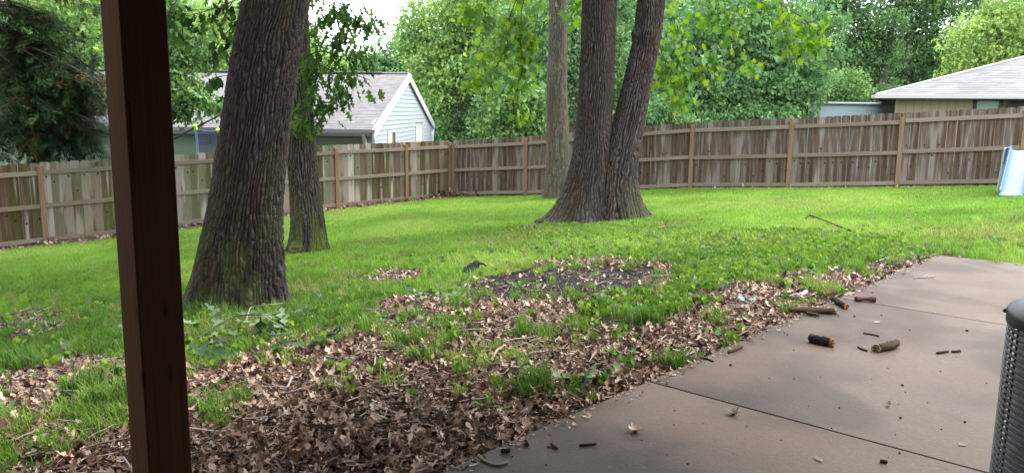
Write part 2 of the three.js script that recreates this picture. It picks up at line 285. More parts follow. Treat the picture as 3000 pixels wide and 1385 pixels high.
// ------------------------------------------------------------------ neighbouring houses
const shingleTex = (seed, a, b) => texture(512, 512, (u, v) => { const row = Math.floor(v * 16), x = u * 10 + (row % 2) * 0.5 + hash(row, seed) * 0.4, c = Math.floor(x), k = hash(c % 10 + seed, row), e = x - c; return mix3(a, b, k).map((q) => q * (0.88 + 0.24 * noise(u * 200, v * 200)) * (e < 0.04 ? 0.7 : 1)); }, true);
function courses(a, b, c, d, n, lift = 0.014) {   // overlapping shingle rows on the slope a-b (eave) to d-c (top); returns one geometry per row
  const out = [], nrm = b.clone().sub(a).cross(d.clone().sub(a)).normalize(); if (nrm.y < 0) nrm.negate();
  for (let i = 0; i < n; i++) {
    const t0 = i / n, t1 = (i + 1.25) / n, P = (u, t) => a.clone().lerp(d, Math.min(1, t)).lerp(b.clone().lerp(c, Math.min(1, t)), u);
    const p = [P(0, t0).addScaledVector(nrm, lift + 0.006), P(1, t0).addScaledVector(nrm, lift + 0.006), P(1, t1).addScaledVector(nrm, 0.003), P(0, t1).addScaledVector(nrm, 0.003), P(0, t0).addScaledVector(nrm, -0.004), P(1, t0).addScaledVector(nrm, -0.004)];
    const L0 = p[0].distanceTo(p[1]), off = p[0].x * 0.3; const v0 = i / 16;
    out.push(meshOf(p.flatMap((q) => [q.x, q.y, q.z]), [0, 1, 2, 0, 2, 3, 4, 5, 1, 4, 1, 0], [off, v0 + 0.005, off + L0 / 3, v0 + 0.005, off + L0 / 3, v0 + 0.06, off, v0 + 0.06, off, v0, off + L0 / 3, v0]));
  }
  return out;
}
const white = std(0.36, 0.38, 0.41, 0.6), glass = new THREE.MeshPhysicalMaterial({ color: rgb(0.03, 0.035, 0.04), roughness: 0.08, specularIntensity: 1 }), drape = std(0.5, 0.5, 0.48, 0.8), dark = std(0.03, 0.028, 0.028, 0.6);
{   // grey-green house with a white gable, beyond the fence corner. Local axes: x along the ridge to the left (negative), z towards the camera, origin under the gable's near corner
  const N = at(1094, 420, 26), g = thing('gable_house', 'low house with mauve-grey shingle roof and pale gable wall beyond the fence corner', 'house', V(N.x, -2.0, N.z));
  g.rotation.y = -0.048; const W = 12.4, eave = 2.97, top = 4.86, long = 15;
  const siding = std(0.085, 0.115, 0.078, 0.7), pale = std(0.26, 0.285, 0.31, 0.72);
  part('wall', box(long, eave, W), std(0.2, 0.22, 0.19), g, V(-long / 2 - 0.03, eave / 2, -W / 2));
  const gs = new THREE.Shape([[0.05, 0], [W - 0.05, 0], [W - 0.05, eave], [W / 2, top - 0.1], [0.05, eave]].map(([a, b]) => new THREE.Vector2(a, b))), gg = new THREE.ExtrudeGeometry(gs, { depth: 0.1, bevelEnabled: false });
  part('gable_wall', gg, pale, g, V(-0.1, 0, 0), [0, Math.PI / 2, 0]);
  const lap = (w) => { const q = box(w, 0.17, 0.018); return q; };
  for (let i = 0; i < 18; i++) { const y = 0.1 + i * 0.16; if (y < eave - 0.15) part('siding_board', lap(long - 0.2), siding, g, V(-long / 2 - 0.1, y, 0.008), [-0.07, 0, 0]); }
  const wins = [[2.15, 3.5, 1.2, 2.66], [8.0, 9.6, 1.2, 2.7]];
  for (let i = 4; i < 31; i++) {   // gable boards, cut round the two windows
    const y = 0.1 + i * 0.16, k = y > eave - 0.1 ? clamp((top - 0.2 - y) / (top - eave)) : 1, half = W / 2 * k - 0.12; if (half < 0.2) continue;
    let runs = [[W / 2 - half, W / 2 + half]];
    for (const [a, b, lo, hi] of wins) if (y + 0.05 > lo && y - 0.05 < hi + 0.08) runs = runs.flatMap(([p, q]) => a > p && b < q ? [[p, a - 0.08], [b + 0.08, q]] : [[p, q]]);
    for (const [p, q] of runs) part('siding_board', box(0.018, 0.17, q - p), pale, g, V(0.012, y, -(p + q) / 2), [0, 0, 0.1]);
  }
  wins.forEach(([a, b, lo, hi], i) => {
    const w = part('window', box(0.05, hi - lo, b - a), glass, g, V(0.0, (lo + hi) / 2, -(a + b) / 2)); const h = (hi - lo), l = (b - a);
    for (const [y, z, sy, sz] of [[h / 2, 0, 0.09, l + 0.14], [-h / 2, 0, 0.07, l + 0.14], [0, l / 2, h, 0.08], [0, -l / 2, h, 0.08]]) part('window_frame', box(0.06, sy, sz), white, w, V(0.02, y, z));
    part('curtain', box(0.01, h - 0.1, l * (i ? 0.85 : 0.42)), drape, w, V(0.03, 0, i ? 0 : l * 0.24));
    if (!i) part('curtain', box(0.01, h - 0.1, l * 0.12), std(0.35, 0.2, 0.12), w, V(0.03, 0, -l * 0.12));
    else part('window_bar', box(0.012, h - 0.08, 0.05), white, w, V(0.038, 0, -0.1));
  });
  const oh = 0.45, ri = 0.1, y0 = eave - 0.02, rm = new THREE.MeshPhysicalMaterial({ specularIntensity: 0.1, map: shingleTex(4, [0.122, 0.117, 0.119], [0.158, 0.152, 0.154]), roughness: 0.95, side: THREE.DoubleSide });
  const A = V(-long - 0.3, y0 - oh * 0.345, oh), B = V(ri, y0 - oh * 0.345, oh), C = V(ri, top, -W / 2), D = V(-long - 0.3, top, -W / 2), A2 = V(A.x, A.y, -W - oh), B2 = V(B.x, B.y, -W - oh);
  const roof = part('roof', mergeGeometries([meshOf([A, B, C, D].flatMap((p) => [p.x, p.y - 0.04, p.z]), [0, 1, 2, 0, 2, 3], [0, 0, 5, 0, 5, 2, 0, 2]), meshOf([A2, B2, C, D].flatMap((p) => [p.x, p.y - 0.04, p.z]), [0, 2, 1, 0, 3, 2], [0, 0, 5, 0, 5, 2, 0, 2])]), rm, g);
  for (const c of courses(A, B, C, D, 42)) part('shingle_row', c, rm, roof);
  part('ridge_cap', box(long + 0.36, 0.05, 0.34), std(0.24, 0.235, 0.24, 0.9), roof, V((A.x + B.x) / 2 - 0.03, top + 0.03, -W / 2));
  part('ridge_vent', box(long - 1.2, 0.05, 0.26), dark, roof, V(-long / 2 - 0.4, top + 0.012, -W / 2 + 0.12));
  for (const s of [1, -1]) { const p = s > 0 ? B : B2, m = p.clone().lerp(C, 0.5), L = p.distanceTo(C); part('rake_board', box(0.05, 0.3, L + 0.1), white, g, V(ri - 0.005, m.y - 0.14, m.z), [s * Math.atan2(C.y - p.y, Math.abs(C.z - p.z)), 0, 0]); }
  part('soffit', box(long, 0.03, oh), white, g, V(-long / 2, A.y - 0.12, oh / 2));
  part('gutter', box(long + 0.4, 0.11, 0.11), std(0.10, 0.105, 0.115, 0.45), g, V(A.x / 2 + 0.1, A.y - 0.05, oh + 0.05));
  part('fascia', box(long + 0.3, 0.16, 0.03), std(0.16, 0.17, 0.16, 0.6), g, V(A.x / 2 + 0.1, A.y - 0.13, oh - 0.03));
  const spout = (z, s) => tube([V(0.05, A.y - 0.06, z + s * 0.42), V(0.06, A.y - 0.2, z + s * 0.36), V(0.06, A.y - 0.52, z + s * 0.1), V(0.06, A.y - 0.8, z + s * 0.07), V(0.06, 0, z + s * 0.07)], [0.07, 0.07], 6);
  part('downspout', spout(0, 1), white, g, V(-0.3, 0, 0.02)); part('downspout', spout(-W, -1), white, g);
  for (const [u, w, h, v] of [[596, 0.42, 0.5, 396], [841, 0.4, 0.6, 418]]) {
    const p = onLine(u, v, [N.x, N.z], [N.x - 10, N.z - 0.48]), lx = (p.x - N.x) / Math.cos(0.048), q = part('window', box(w, h, 0.03), std(0.05, 0.032, 0.026, 0.3), g, V(lx, p.y + 2.0, 0.03));
    for (const [x, y, a, b] of [[0, h / 2, w + 0.1, 0.05], [0, -h / 2, w + 0.1, 0.05], [w / 2, 0, 0.05, h], [-w / 2, 0, 0.05, h]]) part('window_frame', box(a, b, 0.04), u > 700 ? white : std(0.06, 0.045, 0.04), q, V(x, y, 0.01));
  }
  part('corner_trim', box(0.1, eave, 0.1), white, g, V(0.0, eave / 2, -0.04)); part('corner_trim', box(0.1, eave, 0.1), white, g, V(0.0, eave / 2, -W + 0.04));
}
{   // tan house at the right, turned so that its left side hides behind the front corner; local axes: x along the front eave, z towards the yard, origin under the front eave's left corner
  const d = 28, TH = 0.46, e = at(2564, 279, d), g = thing('hip_house', 'tan panelled house with broad grey hipped shingle roof behind the right-hand fence', 'house', V(e.x, -0.4, e.z));
  g.rotation.y = -TH;
  const y = e.y + 0.4, L = 9.5, p = 0.31, n = 44, wz = -0.75, fx = [Math.cos(TH), Math.sin(TH)], w0 = [e.x - wz * Math.sin(TH), e.z + wz * Math.cos(TH)], w1 = [w0[0] + fx[0], w0[1] + fx[1]];
  const onWall = (u, v) => { const q = onLine(u, v, w0, w1); return [(q.x - e.x) * fx[0] + (q.z - e.z) * fx[1], q.y + 0.4]; };
  const rm = new THREE.MeshPhysicalMaterial({ specularIntensity: 0.1, map: shingleTex(9, [0.115, 0.11, 0.117], [0.165, 0.158, 0.166]), roughness: 0.95, side: THREE.DoubleSide });
  const roof = part('roof', meshOf([0, y - 0.03, 0, 2 * L, y - 0.03, 0, L, y - 0.03 + p * L, -L, 0, y - 0.03, -2 * L, 2 * L, y - 0.03, -2 * L], [0, 1, 2, 0, 2, 3, 3, 2, 4, 1, 4, 2], [0, 0, 6, 0, 3, 3, 0, 3, 6, 6]), rm, g);
  for (let i = 0; i < n; i++) { const t0 = i / n * L, t1 = Math.min(L, (i + 1.2) / n * L), c = courses(V(t0, y + p * t0, -t0), V(2 * L - t0, y + p * t0, -t0), V(2 * L - t1, y + p * t1, -t1), V(t1, y + p * t1, -t1), 1, 0.012)[0]; const uv = c.attributes.uv; for (let k = 0; k < uv.count; k++) uv.setY(k, uv.getY(k) + i / 16); part('shingle_row', c, rm, roof); }
  part('hip_cap', tube([V(0.05, y + 0.02, -0.05), V(L / 2, y + p * L / 2 + 0.03, -L / 2), V(L, y + p * L + 0.03, -L)], [0.06, 0.06], 6), std(0.22, 0.215, 0.22, 0.9), roof);
  part('gutter', box(2 * L, 0.11, 0.1), std(0.3, 0.3, 0.29, 0.5), g, V(L, y - 0.04, 0.05)); part('gutter', box(0.1, 0.11, 2 * L), std(0.3, 0.3, 0.29, 0.5), g, V(-0.05, y - 0.04, -L));
  part('soffit', box(2 * L, 0.03, 1.0), std(0.12, 0.11, 0.09), g, V(L, y - 0.11, -0.5));
  const wx = onWall(2633, 300)[0], tan = std(0.31, 0.26, 0.18, 0.8);
  part('wall', box(16, y - 0.1, 12), std(0.17, 0.14, 0.1, 0.8), g, V(wx + 8.03, (y - 0.1) / 2, wz - 6.03));
  const wins = [[2861, 2931, 290, 330], [2962, 3050, 290, 342]].map(([a, b, t, q]) => { const P = onWall(a, t), Q = onWall(b, q); return [P[0], Q[0], Q[1], P[1]]; });
  for (let i = 0; i < 40; i++) { const x0 = wx + i * 0.258, x1 = x0 + 0.246; const hit = wins.find(([a, b]) => x1 > a - 0.05 && x0 < b + 0.05); const lo = 0.02, hi = y - 0.12; if (!hit) part('wall_panel', box(x1 - x0, hi - lo, 0.03), tan, g, V((x0 + x1) / 2, (lo + hi) / 2, wz)); else { if (hit[2] > 0.2) part('wall_panel', box(x1 - x0, hit[2] - lo, 0.03), tan, g, V((x0 + x1) / 2, (lo + hit[2]) / 2, wz)); if (hi - hit[3] > 0.02) part('wall_panel', box(x1 - x0, hi - hit[3], 0.03), tan, g, V((x0 + x1) / 2, (hi + hit[3]) / 2, wz)); } }
  part('corner_trim', box(0.11, y - 0.12, 0.09), tan, g, V(wx - 0.03, (y - 0.12) / 2, wz + 0.01));
  wins.forEach(([a, b, lo, hi], i) => { const w = part('window', box(b - a, hi - lo, 0.03), i ? dark : std(0.22, 0.31, 0.29, 0.25), g, V((a + b) / 2, (lo + hi) / 2, wz)), W = b - a, H = hi - lo; for (const [x, yy, sw, sh] of [[0, H / 2, W + 0.12, 0.11], [0, -H / 2, W + 0.12, 0.08], [W / 2, 0, 0.1, H], [-W / 2, 0, 0.1, H]]) part('window_frame', box(sw, sh, 0.06), std(0.022, 0.035, 0.03, 0.5), w, V(x, yy, 0.02)); });
}
{   // pale blue-grey outbuilding left of the tan house
  const a = at(2350, 300, 36), b = at(2648, 303, 36), g = thing('pale_shed', 'plain pale blue-grey shed wall seen over the fence left of the tan house', 'shed', V((a.x + b.x) / 2, -0.6, a.z)), w = b.x - a.x, h = a.y + 0.6;
  const m = std(0.24, 0.3, 0.33, 0.75);
  part('wall', box(w, h, 5), m, g, V(0, h / 2, -2.53));
  for (let i = 0; i < 8; i++) part('siding_board', box(w, h / 8 + 0.01, 0.02), m, g, V(0, (i + 0.5) * h / 8, 0), [-0.03, 0, 0]);
  part('roof', box(w + 0.2, 0.06, 5.3), std(0.16, 0.18, 0.2), g, V(0, h + 0.03, -2.5), [0.02, 0, 0]);
}
{   // trampoline posts and net in front of the grey-green wall
  const c = at(606, 440, 21.5), g = thing('trampoline', 'trampoline enclosure with blue poles, lime caps and dark net behind the left fence', 'trampoline', V(c.x, -1.6, c.z));
  const loc = (u, v) => at(u, v, 21.5).sub(g.position), blue = std(0.14, 0.22, 0.3, 0.6), lime = std(0.38, 0.62, 0.05, 0.5);
  const tops = [[569, 369, 577, 446], [637, 381, 641, 446]];
  tops.forEach(([u, v, u2, v2], i) => { const t = loc(u, v), b = loc(u2, v2), m = t.clone().lerp(b, 0.45).add(V(0.02, 0, 0)); part('pole', tube([t, m, b, V(b.x + 0.06, 0, b.z)], [0.032, 0.032], 8), blue, g); const cap = part('pole_cap', new THREE.SphereGeometry(0.062, 14, 10), lime, g, t, null, [1, 0.9, 1]); part('cap_clip', new RoundedBoxGeometry(0.07, 0.09, 0.06, 2, 0.01), lime, cap, V(0.025, -0.07, 0)); });
  const q = [loc(571, 381), loc(640, 386), loc(644, 446), loc(577, 446)], net = new THREE.MeshStandardMaterial({ color: rgb(0.05, 0.07, 0.12), transparent: true, opacity: 0.5, roughness: 0.9, side: THREE.DoubleSide });
  part('net', meshOf(q.flatMap((p) => [p.x, p.y, p.z + 0.03]), [0, 2, 1, 0, 3, 2]), net, g);
  part('net_hem', tube([q[0], q[1]], [0.012, 0.012], 5), std(0.1, 0.12, 0.16), g);
  const ring = tube(Array.from({ length: 25 }, (_, i) => V(0.3 + 1.7 * Math.cos(i / 24 * 6.2832), 0.75, -1.7 + 1.7 * Math.sin(i / 24 * 6.2832))), [0.05, 0.05], 6); part('frame_ring', ring, blue, g);
}
{   // pale house glimpsed through the cedar
  const a = at(150, 470, 34), g = thing('far_house', 'pale grey house glimpsed through the dark cedar at the left', 'house', V(a.x - 3, -3, a.z));
  part('wall', box(9, 4.2, 6), std(0.2, 0.23, 0.27), g, V(0, 2.1, -3)); part('roof', new THREE.ExtrudeGeometry(new THREE.Shape([[-3.4, 0], [3.4, 0], [0, 1.4]].map((p) => new THREE.Vector2(...p))), { depth: 9.6, bevelEnabled: false }), std(0.2, 0.2, 0.22), g, V(-4.8, 4.2, -3), [0, Math.PI / 2, 0]);
  const w = part('window', box(0.9, 1, 0.06), glass, g, V(1.5, 2.5, 0.02)); part('window_frame', box(1.1, 0.1, 0.08), white, w, V(0, 0.5, 0));
}

// ------------------------------------------------------------------ trunks with furrowed bark
function trunk(points, radii, o) {   // points: centres from below ground upwards; o: cw, ch cell size of the bark plates, depth, roots [[angle, reach, width, height]], moss, seed
  const c = new THREE.CatmullRomCurve3(points), around = o.around, rows = o.rows, pos = [], col = [], idx = [], uv = [], yb = o.ground;
  const rAvg = radii[Math.floor(radii.length / 2)], period = Math.max(6, Math.round(2 * Math.PI * rAvg / o.cw));
  for (let j = 0; j <= rows; j++) {
    const t = Math.pow(j / rows, 1.15), p = c.getPoint(t), k = t * (radii.length - 1), a = Math.min(radii.length - 2, Math.floor(k)), r0 = lerp(radii[a], radii[a + 1], k - a), h = Math.max(0, p.y - yb);
    for (let i = 0; i <= around; i++) {
      const th = (i % around) / around * Math.PI * 2; let r = r0;
      for (const [ang, reach, wid, hs] of o.roots) { let dth = Math.abs(th - ang) % (2 * Math.PI); if (dth > Math.PI) dth = 2 * Math.PI - dth; r += reach * Math.exp(-dth * dth / (wid * wid)) * Math.exp(-Math.pow(h / hs, 0.8)); }
      const ct = Math.cos(th), st = Math.sin(th), lump = noise(ct * 1.7 + 9 + o.seed, st * 1.7 + p.y * 0.9) - 0.5; r *= 1 + 0.07 * lump;
      const wq = noise(ct * 5 + 20 + o.seed, p.y * 4 + st * 5) - 0.5, w2 = noise(ct * 9 + o.seed, p.y * 11 + st * 9) - 0.5, X = th / (2 * Math.PI) * period + 1.1 * wq + 0.45 * w2, Y = p.y / o.ch + 1.2 * (noise(ct * 6 + o.seed, p.y * 2 + st * 6) - 0.5);
      const [f1, f2, id] = worley(X, Y, period), [g1, g2] = worley(X * 2, Y * 4.3 + 7, period * 2), crack = smooth(0.04, 0.3, f2 - f1), fine = smooth(0, 0.3, g2 - g1);
      const rough = noise(th * 60, p.y * 22) - 0.5, big = fbm(ct * 2 + 7 + o.seed, st * 2 + p.y * 1.1, 3), xr = X + 1.5 * (fbm(ct * 4 + 3 + o.seed, st * 4 + p.y * 2.4, 3) - 0.5), fr = Math.abs(2 * (xr - Math.floor(xr)) - 1), ridge = smooth(0.12, 0.6, fr), cut = 0.35 + 0.65 * crack, hgt = (0.6 + 0.8 * big) * (ridge * cut * 0.9 + 0.25 * fine * ridge) + 0.28 * rough;
      r += o.depth * (hgt - 0.6); for (const [ang, y, size, amp] of o.knots ?? []) { let dth = Math.abs(th - ang) % (2 * Math.PI); if (dth > Math.PI) dth = 2 * Math.PI - dth; const q = Math.hypot(dth * r0, (p.y - y) * 1.4) / size; r += amp * Math.exp(-q * q * 2) - amp * 0.9 * Math.exp(-q * q * 14); }
      pos.push(p.x + ct * r, p.y, p.z + st * r); uv.push(th * rAvg, p.y);
      let q = mix3(o.furrow, mix3(o.plate, o.plate2, clamp(id * 0.5 + 0.5 * rough + 1.4 * (big - 0.5) + 0.25)), clamp(ridge * cut * 0.85 + 0.15 * fine)); q = mix3(q, [q[0] * 1.5 + 0.006, q[1] * 1.12, q[2] * 0.85], 0.35 * smooth(0.5, 0.75, fbm(ct * 3 + 70, p.y * 2 + st * 3, 3)));
      const m = clamp(o.moss * Math.exp(-h / 0.5) * 1.6 * smooth(0.4, 0.62, fbm(th * 2.2 + o.seed, p.y * 3, 3)) + o.moss * 0.25 * smooth(0.55, 0.7, fbm(th * 2 + 30, p.y * 1.2 + o.seed, 3)));
      q = mix3(q, [0.06, 0.075, 0.02], m); col.push(...q);
      if (i < around && j < rows) { const a0 = j * (around + 1) + i, b0 = a0 + around + 1; idx.push(a0, b0, a0 + 1, b0, b0 + 1, a0 + 1); }
    }
  }
  const g = meshOf(pos, idx, uv, col), n = g.attributes.normal; for (let j = 0; j <= rows; j++) { const a = j * (around + 1), b = a + around; for (let k = 0; k < 3; k++) { const s = (n.array[a * 3 + k] + n.array[b * 3 + k]) / 2; n.array[a * 3 + k] = n.array[b * 3 + k] = s; } }
  return g;
}
const barkFine = texture(256, 256, (u, v) => 0.5 + 0.5 * (fbm(u * 24, v * 10, 4) - 0.5) + 0.3 * (hash(Math.floor(u * 256), Math.floor(v * 256)) - 0.5));
const barkMat = matte({ vertexColors: true, bumpMap: barkFine, bumpScale: 0.012, side: THREE.DoubleSide });
const limbMat = std(0.06, 0.05, 0.042, 0.95);
const path = (list, d, base) => { const P = list.map(([u, v]) => at(u, v, d)); const a = P[P.length - 2], b = P[P.length - 1], s = b.clone().sub(a).normalize(); P.push(b.clone().addScaledVector(s, 1.6), b.clone().addScaledVector(s, 4.2)); P.unshift(V(P[0].x, base - 0.35, P[0].z)); return P; };
const wide = (list, d, first) => { const r = list.map((w) => w / 2 * d / F); return [first ?? r[0], ...r, r[r.length - 1] * 0.97, r[r.length - 1] * 0.85]; };
const OAK = { cw: 0.034, ch: 0.12, depth: 0.024, plate: [0.0181, 0.0158, 0.0144], plate2: [0.0520, 0.0450, 0.0410], furrow: [0.008, 0.006, 0.005] };
const oak1 = onLand(696, 905), d1 = -oak1.z, oak2 = onLand(905, 742), d2 = -oak2.z, dbl = onLand(1735, 648), d3 = -dbl.z, syc = onLand(1630, 584), d4 = Math.min(-syc.z, 21.3);
console.log('depths', d1.toFixed(2), d2.toFixed(2), d3.toFixed(2), d4.toFixed(2), 'y', oak1.y.toFixed(2), oak2.y.toFixed(2), dbl.y.toFixed(2), syc.y.toFixed(2));
const T1 = thing('oak_tree', 'massive leaning dark oak trunk with deeply furrowed bark, nearest tree to the patio', 'tree', V(oak1.x, oak1.y, oak1.z));
const T2 = thing('oak_tree', 'slimmer straight oak with mossy foot standing behind the massive leaning oak', 'tree', V(oak2.x, oak2.y, oak2.z));
const T3 = thing('two_stemmed_tree', 'big grey-barked tree forking into two stems from a spreading root flare', 'tree', V(dbl.x, dbl.y, dbl.z));
const T4 = thing('sycamore_tree', 'smooth pale grey-brown sycamore trunk by the fence with yellow-green lobed leaves', 'tree', V(syc.x, syc.y, -d4));
const local = (t, g) => { g.translate(-t.position.x, -t.position.y, -t.position.z); return g; };
part('trunk', local(T1, trunk(path([[700, 905], [705, 745], [718, 600], [758, 300], [781, 150], [809, 0]], d1, oak1.y), wide([228, 222, 198, 189, 186, 181], d1, 0.4), { ...OAK, around: 300, rows: 460, ground: oak1.y, moss: 0.5, seed: 3, roots: [[3.3, 0.34, 0.42, 0.34], [0.1, 0.2, 0.4, 0.3], [1.0, 0.16, 0.35, 0.25], [1.75, 0.12, 0.3, 0.25], [2.5, 0.2, 0.35, 0.3], [4.6, 0.25, 0.4, 0.3]], knots: [[1.1, oak1.y + 1.75, 0.09, 0.02]] })), barkMat, T1);
part('trunk', local(T2, trunk(path([[900, 742], [900, 655], [892, 560], [884, 470], [866, 150], [858, 0]], d2, oak2.y), wide([98, 94, 86, 83, 78, 76], d2, 0.27), { ...OAK, cw: 0.038, ch: 0.1, depth: 0.018, plate2: [0.085, 0.075, 0.066], around: 190, rows: 330, ground: oak2.y, moss: 1.0, seed: 8, roots: [[3.2, 0.16, 0.4, 0.2], [0.1, 0.2, 0.4, 0.2], [1.2, 0.12, 0.4, 0.2], [2.2, 0.14, 0.35, 0.22]], knots: [[1.9, oak2.y + 0.12, 0.13, 0.09]] })), barkMat, T2);
const GREY = { cw: 0.042, ch: 0.13, depth: 0.022, plate: [0.0365, 0.0315, 0.0274], plate2: [0.0761, 0.0670, 0.0609], furrow: [0.009, 0.007, 0.006] };
part('trunk', local(T3, trunk(path([[1722, 642], [1730, 530], [1738, 459], [1742, 353], [1751, 177], [1757, 0]], d3, dbl.y), wide([150, 124, 114, 102, 98, 99], d3, 0.6), { ...GREY, around: 240, rows: 380, ground: dbl.y, moss: 0.12, seed: 14, roots: [[3.25, 0.52, 0.36, 0.3], [1.75, 0.42, 0.35, 0.28], [2.5, 0.3, 0.35, 0.3], [4.4, 0.3, 0.5, 0.3], [0.9, 0.2, 0.3, 0.25]], knots: [] })), barkMat, T3);
part('trunk', local(T3, trunk(path([[1812, 642], [1806, 530], [1819, 459], [1845, 353], [1870, 235], [1895, 118], [1909, 0]], d3 - 0.05, dbl.y), wide([128, 114, 104, 90, 80, 77, 78], d3, 0.5), { ...GREY, around: 220, rows: 360, ground: dbl.y, moss: 0.25, seed: 25, roots: [[-0.1, 0.4, 0.4, 0.25], [6.18, 0.1, 0.4, 0.25], [1.2, 0.24, 0.35, 0.25], [2.0, 0.3, 0.35, 0.25], [0.5, 0.22, 0.3, 0.25]], knots: [[1.6, at(1900, 106, d3).y, 0.2, 0.07], [3.0, at(1890, 100, d3).y, 0.16, 0.06]] })), barkMat, T3);
part('trunk', local(T4, trunk(path([[1631, 580], [1633, 471], [1632, 294], [1634, 150], [1635, 0]], d4, syc.y), wide([78, 66, 61, 54, 49], d4, 0.42), { cw: 0.09, ch: 0.12, depth: 0.012, plate: [0.0747, 0.0655, 0.0528], plate2: [0.1148, 0.1038, 0.0893], furrow: [0.0425, 0.0358, 0.0289], around: 160, rows: 260, ground: syc.y, moss: 0.35, seed: 31, roots: [[3.4, 0.1, 0.5, 0.2], [0.1, 0.1, 0.5, 0.2], [1.4, 0.06, 0.5, 0.2]] })), barkMat, T4);

// ------------------------------------------------------------------ leaves
function oakLeaf(seed, lobes = 3, segs = 12, curl = 0.25, fold = 0.2) {   // one unit long along +y, midrib in x = 0
  const R = rng(seed), pos = [], uv = [], idx = [], ph = R() * 0.3, bend = (R() - 0.5) * 0.5, tw = (R() - 0.5) * 0.8;
  for (let i = 0; i <= segs; i++) {
    const t = i / segs, env = Math.pow(Math.sin(Math.PI * Math.pow(clamp(t * 0.97 + 0.015), 1.25)), 0.8) * 0.3, lob = lobes ? 0.62 + 0.38 * Math.cos(2 * Math.PI * (lobes * t + ph)) : 1;
    const w = Math.max(0.008, env * lob), y = t, x0 = bend * (t - 0.3) * t * 0.3, z0 = curl * (t - 0.45) * (t - 0.45) * 2 - curl * 0.3, a = tw * (t - 0.5);
    for (const s of [-1, 0, 1]) { const lx = s * w, lz = Math.abs(s) * w * (fold + 0.5 * (R() - 0.4) * curl * 2); pos.push(x0 + lx * Math.cos(a), y, z0 + lz + lx * Math.sin(a)); uv.push(0.5 + s * w, t); }
    if (i < segs) { const a0 = i * 3; for (const s of [0, 1]) idx.push(a0 + s, a0 + s + 1, a0 + s + 3, a0 + s + 1, a0 + s + 4, a0 + s + 3); }
  }
  return meshOf(pos, idx, uv);
}
function palmLeaf(seed, cup = 0.2) {   // five-lobed leaf, stalk at the origin, one unit long along +y
  const R = rng(seed), out = [[0, 0.0], [0.2, -0.06], [0.42, 0.1], [0.27, 0.26], [0.62, 0.46], [0.27, 0.52], [0.34, 0.76], [0.13, 0.68], [0, 1.05]], o = [...out, ...out.slice(1, -1).reverse().map(([x, y]) => [-x, y])];
  const c = [0, 0.36], pos = [c[0], c[1], -cup * 0.3], uv = [0.5, 0.36], idx = [];
  o.forEach(([x, y]) => { const k = 1 + 0.14 * (R() - 0.5), px = c[0] + (x - c[0]) * k, py = c[1] + (y - c[1]) * k; pos.push(px, py, cup * ((px * px) + (py - 0.36) ** 2) * 1.3 + 0.07 * (R() - 0.5)); uv.push(0.5 + px, py); });
  for (let i = 0; i < o.length; i++) idx.push(0, 1 + i, 1 + (i + 1) % o.length);
  return meshOf(pos, idx, uv);
}
const OAKS = [1, 2, 3].map((s) => oakLeaf(s * 7, 3, 12, 0.16, 0.12)), PLAIN = [4, 5].map((s) => oakLeaf(s * 9, 0, 6, 0.2, 0.15)), PALMS = [1, 2, 3, 4].map((s) => palmLeaf(s * 5)), DEAD = [[11, 3, 10, 0.45, 0.35], [22, 2.5, 10, 0.5, 0.3], [33, 3, 10, 0.3, 0.5], [44, 2, 8, 0.2, 0.15], [55, 3.5, 12, 0.15, 0.1], [66, 1, 8, 0.4, 0.35], [77, 1.5, 7, 0.7, 0.5]].map((a) => oakLeaf(...a)), DEADP = [1, 2].map((s) => palmLeaf(s * 17, 0.8));
// leaves that can be told apart: the largest up to a limit as meshes of their own, the rest joined
function leaves(parent, list, geos, mats, most, name = 'leaf', rest = 'leaf_mass') {   // list of [world Matrix4, key]
  const inv = new THREE.Matrix4().makeTranslation(parent.position.clone().negate());
  const size = (m) => m.getMaxScaleOnAxis() / EYE.distanceTo(V().setFromMatrixPosition(m)); const Vn = V;
  const sorted = list.map(([m, k]) => [m, k, size(m)]).sort((a, b) => b[2] - a[2]), bins = {};
  sorted.forEach(([m, k], i) => {
    const g = geos[k % geos.length], w = mats[Math.floor(k / 7) % mats.length];
    if (i < most) { const o = part(name, g, w, parent); inv.clone().multiply(m).decompose(o.position, o.quaternion, o.scale); }
    else (bins[(k % geos.length) + '_' + (Math.floor(k / 7) % mats.length)] ??= [g, w, []])[2].push([inv.clone().multiply(m)]);
  });
  for (const b of Object.values(bins)) copies(rest, b[0], b[1], parent, b[2]);
}
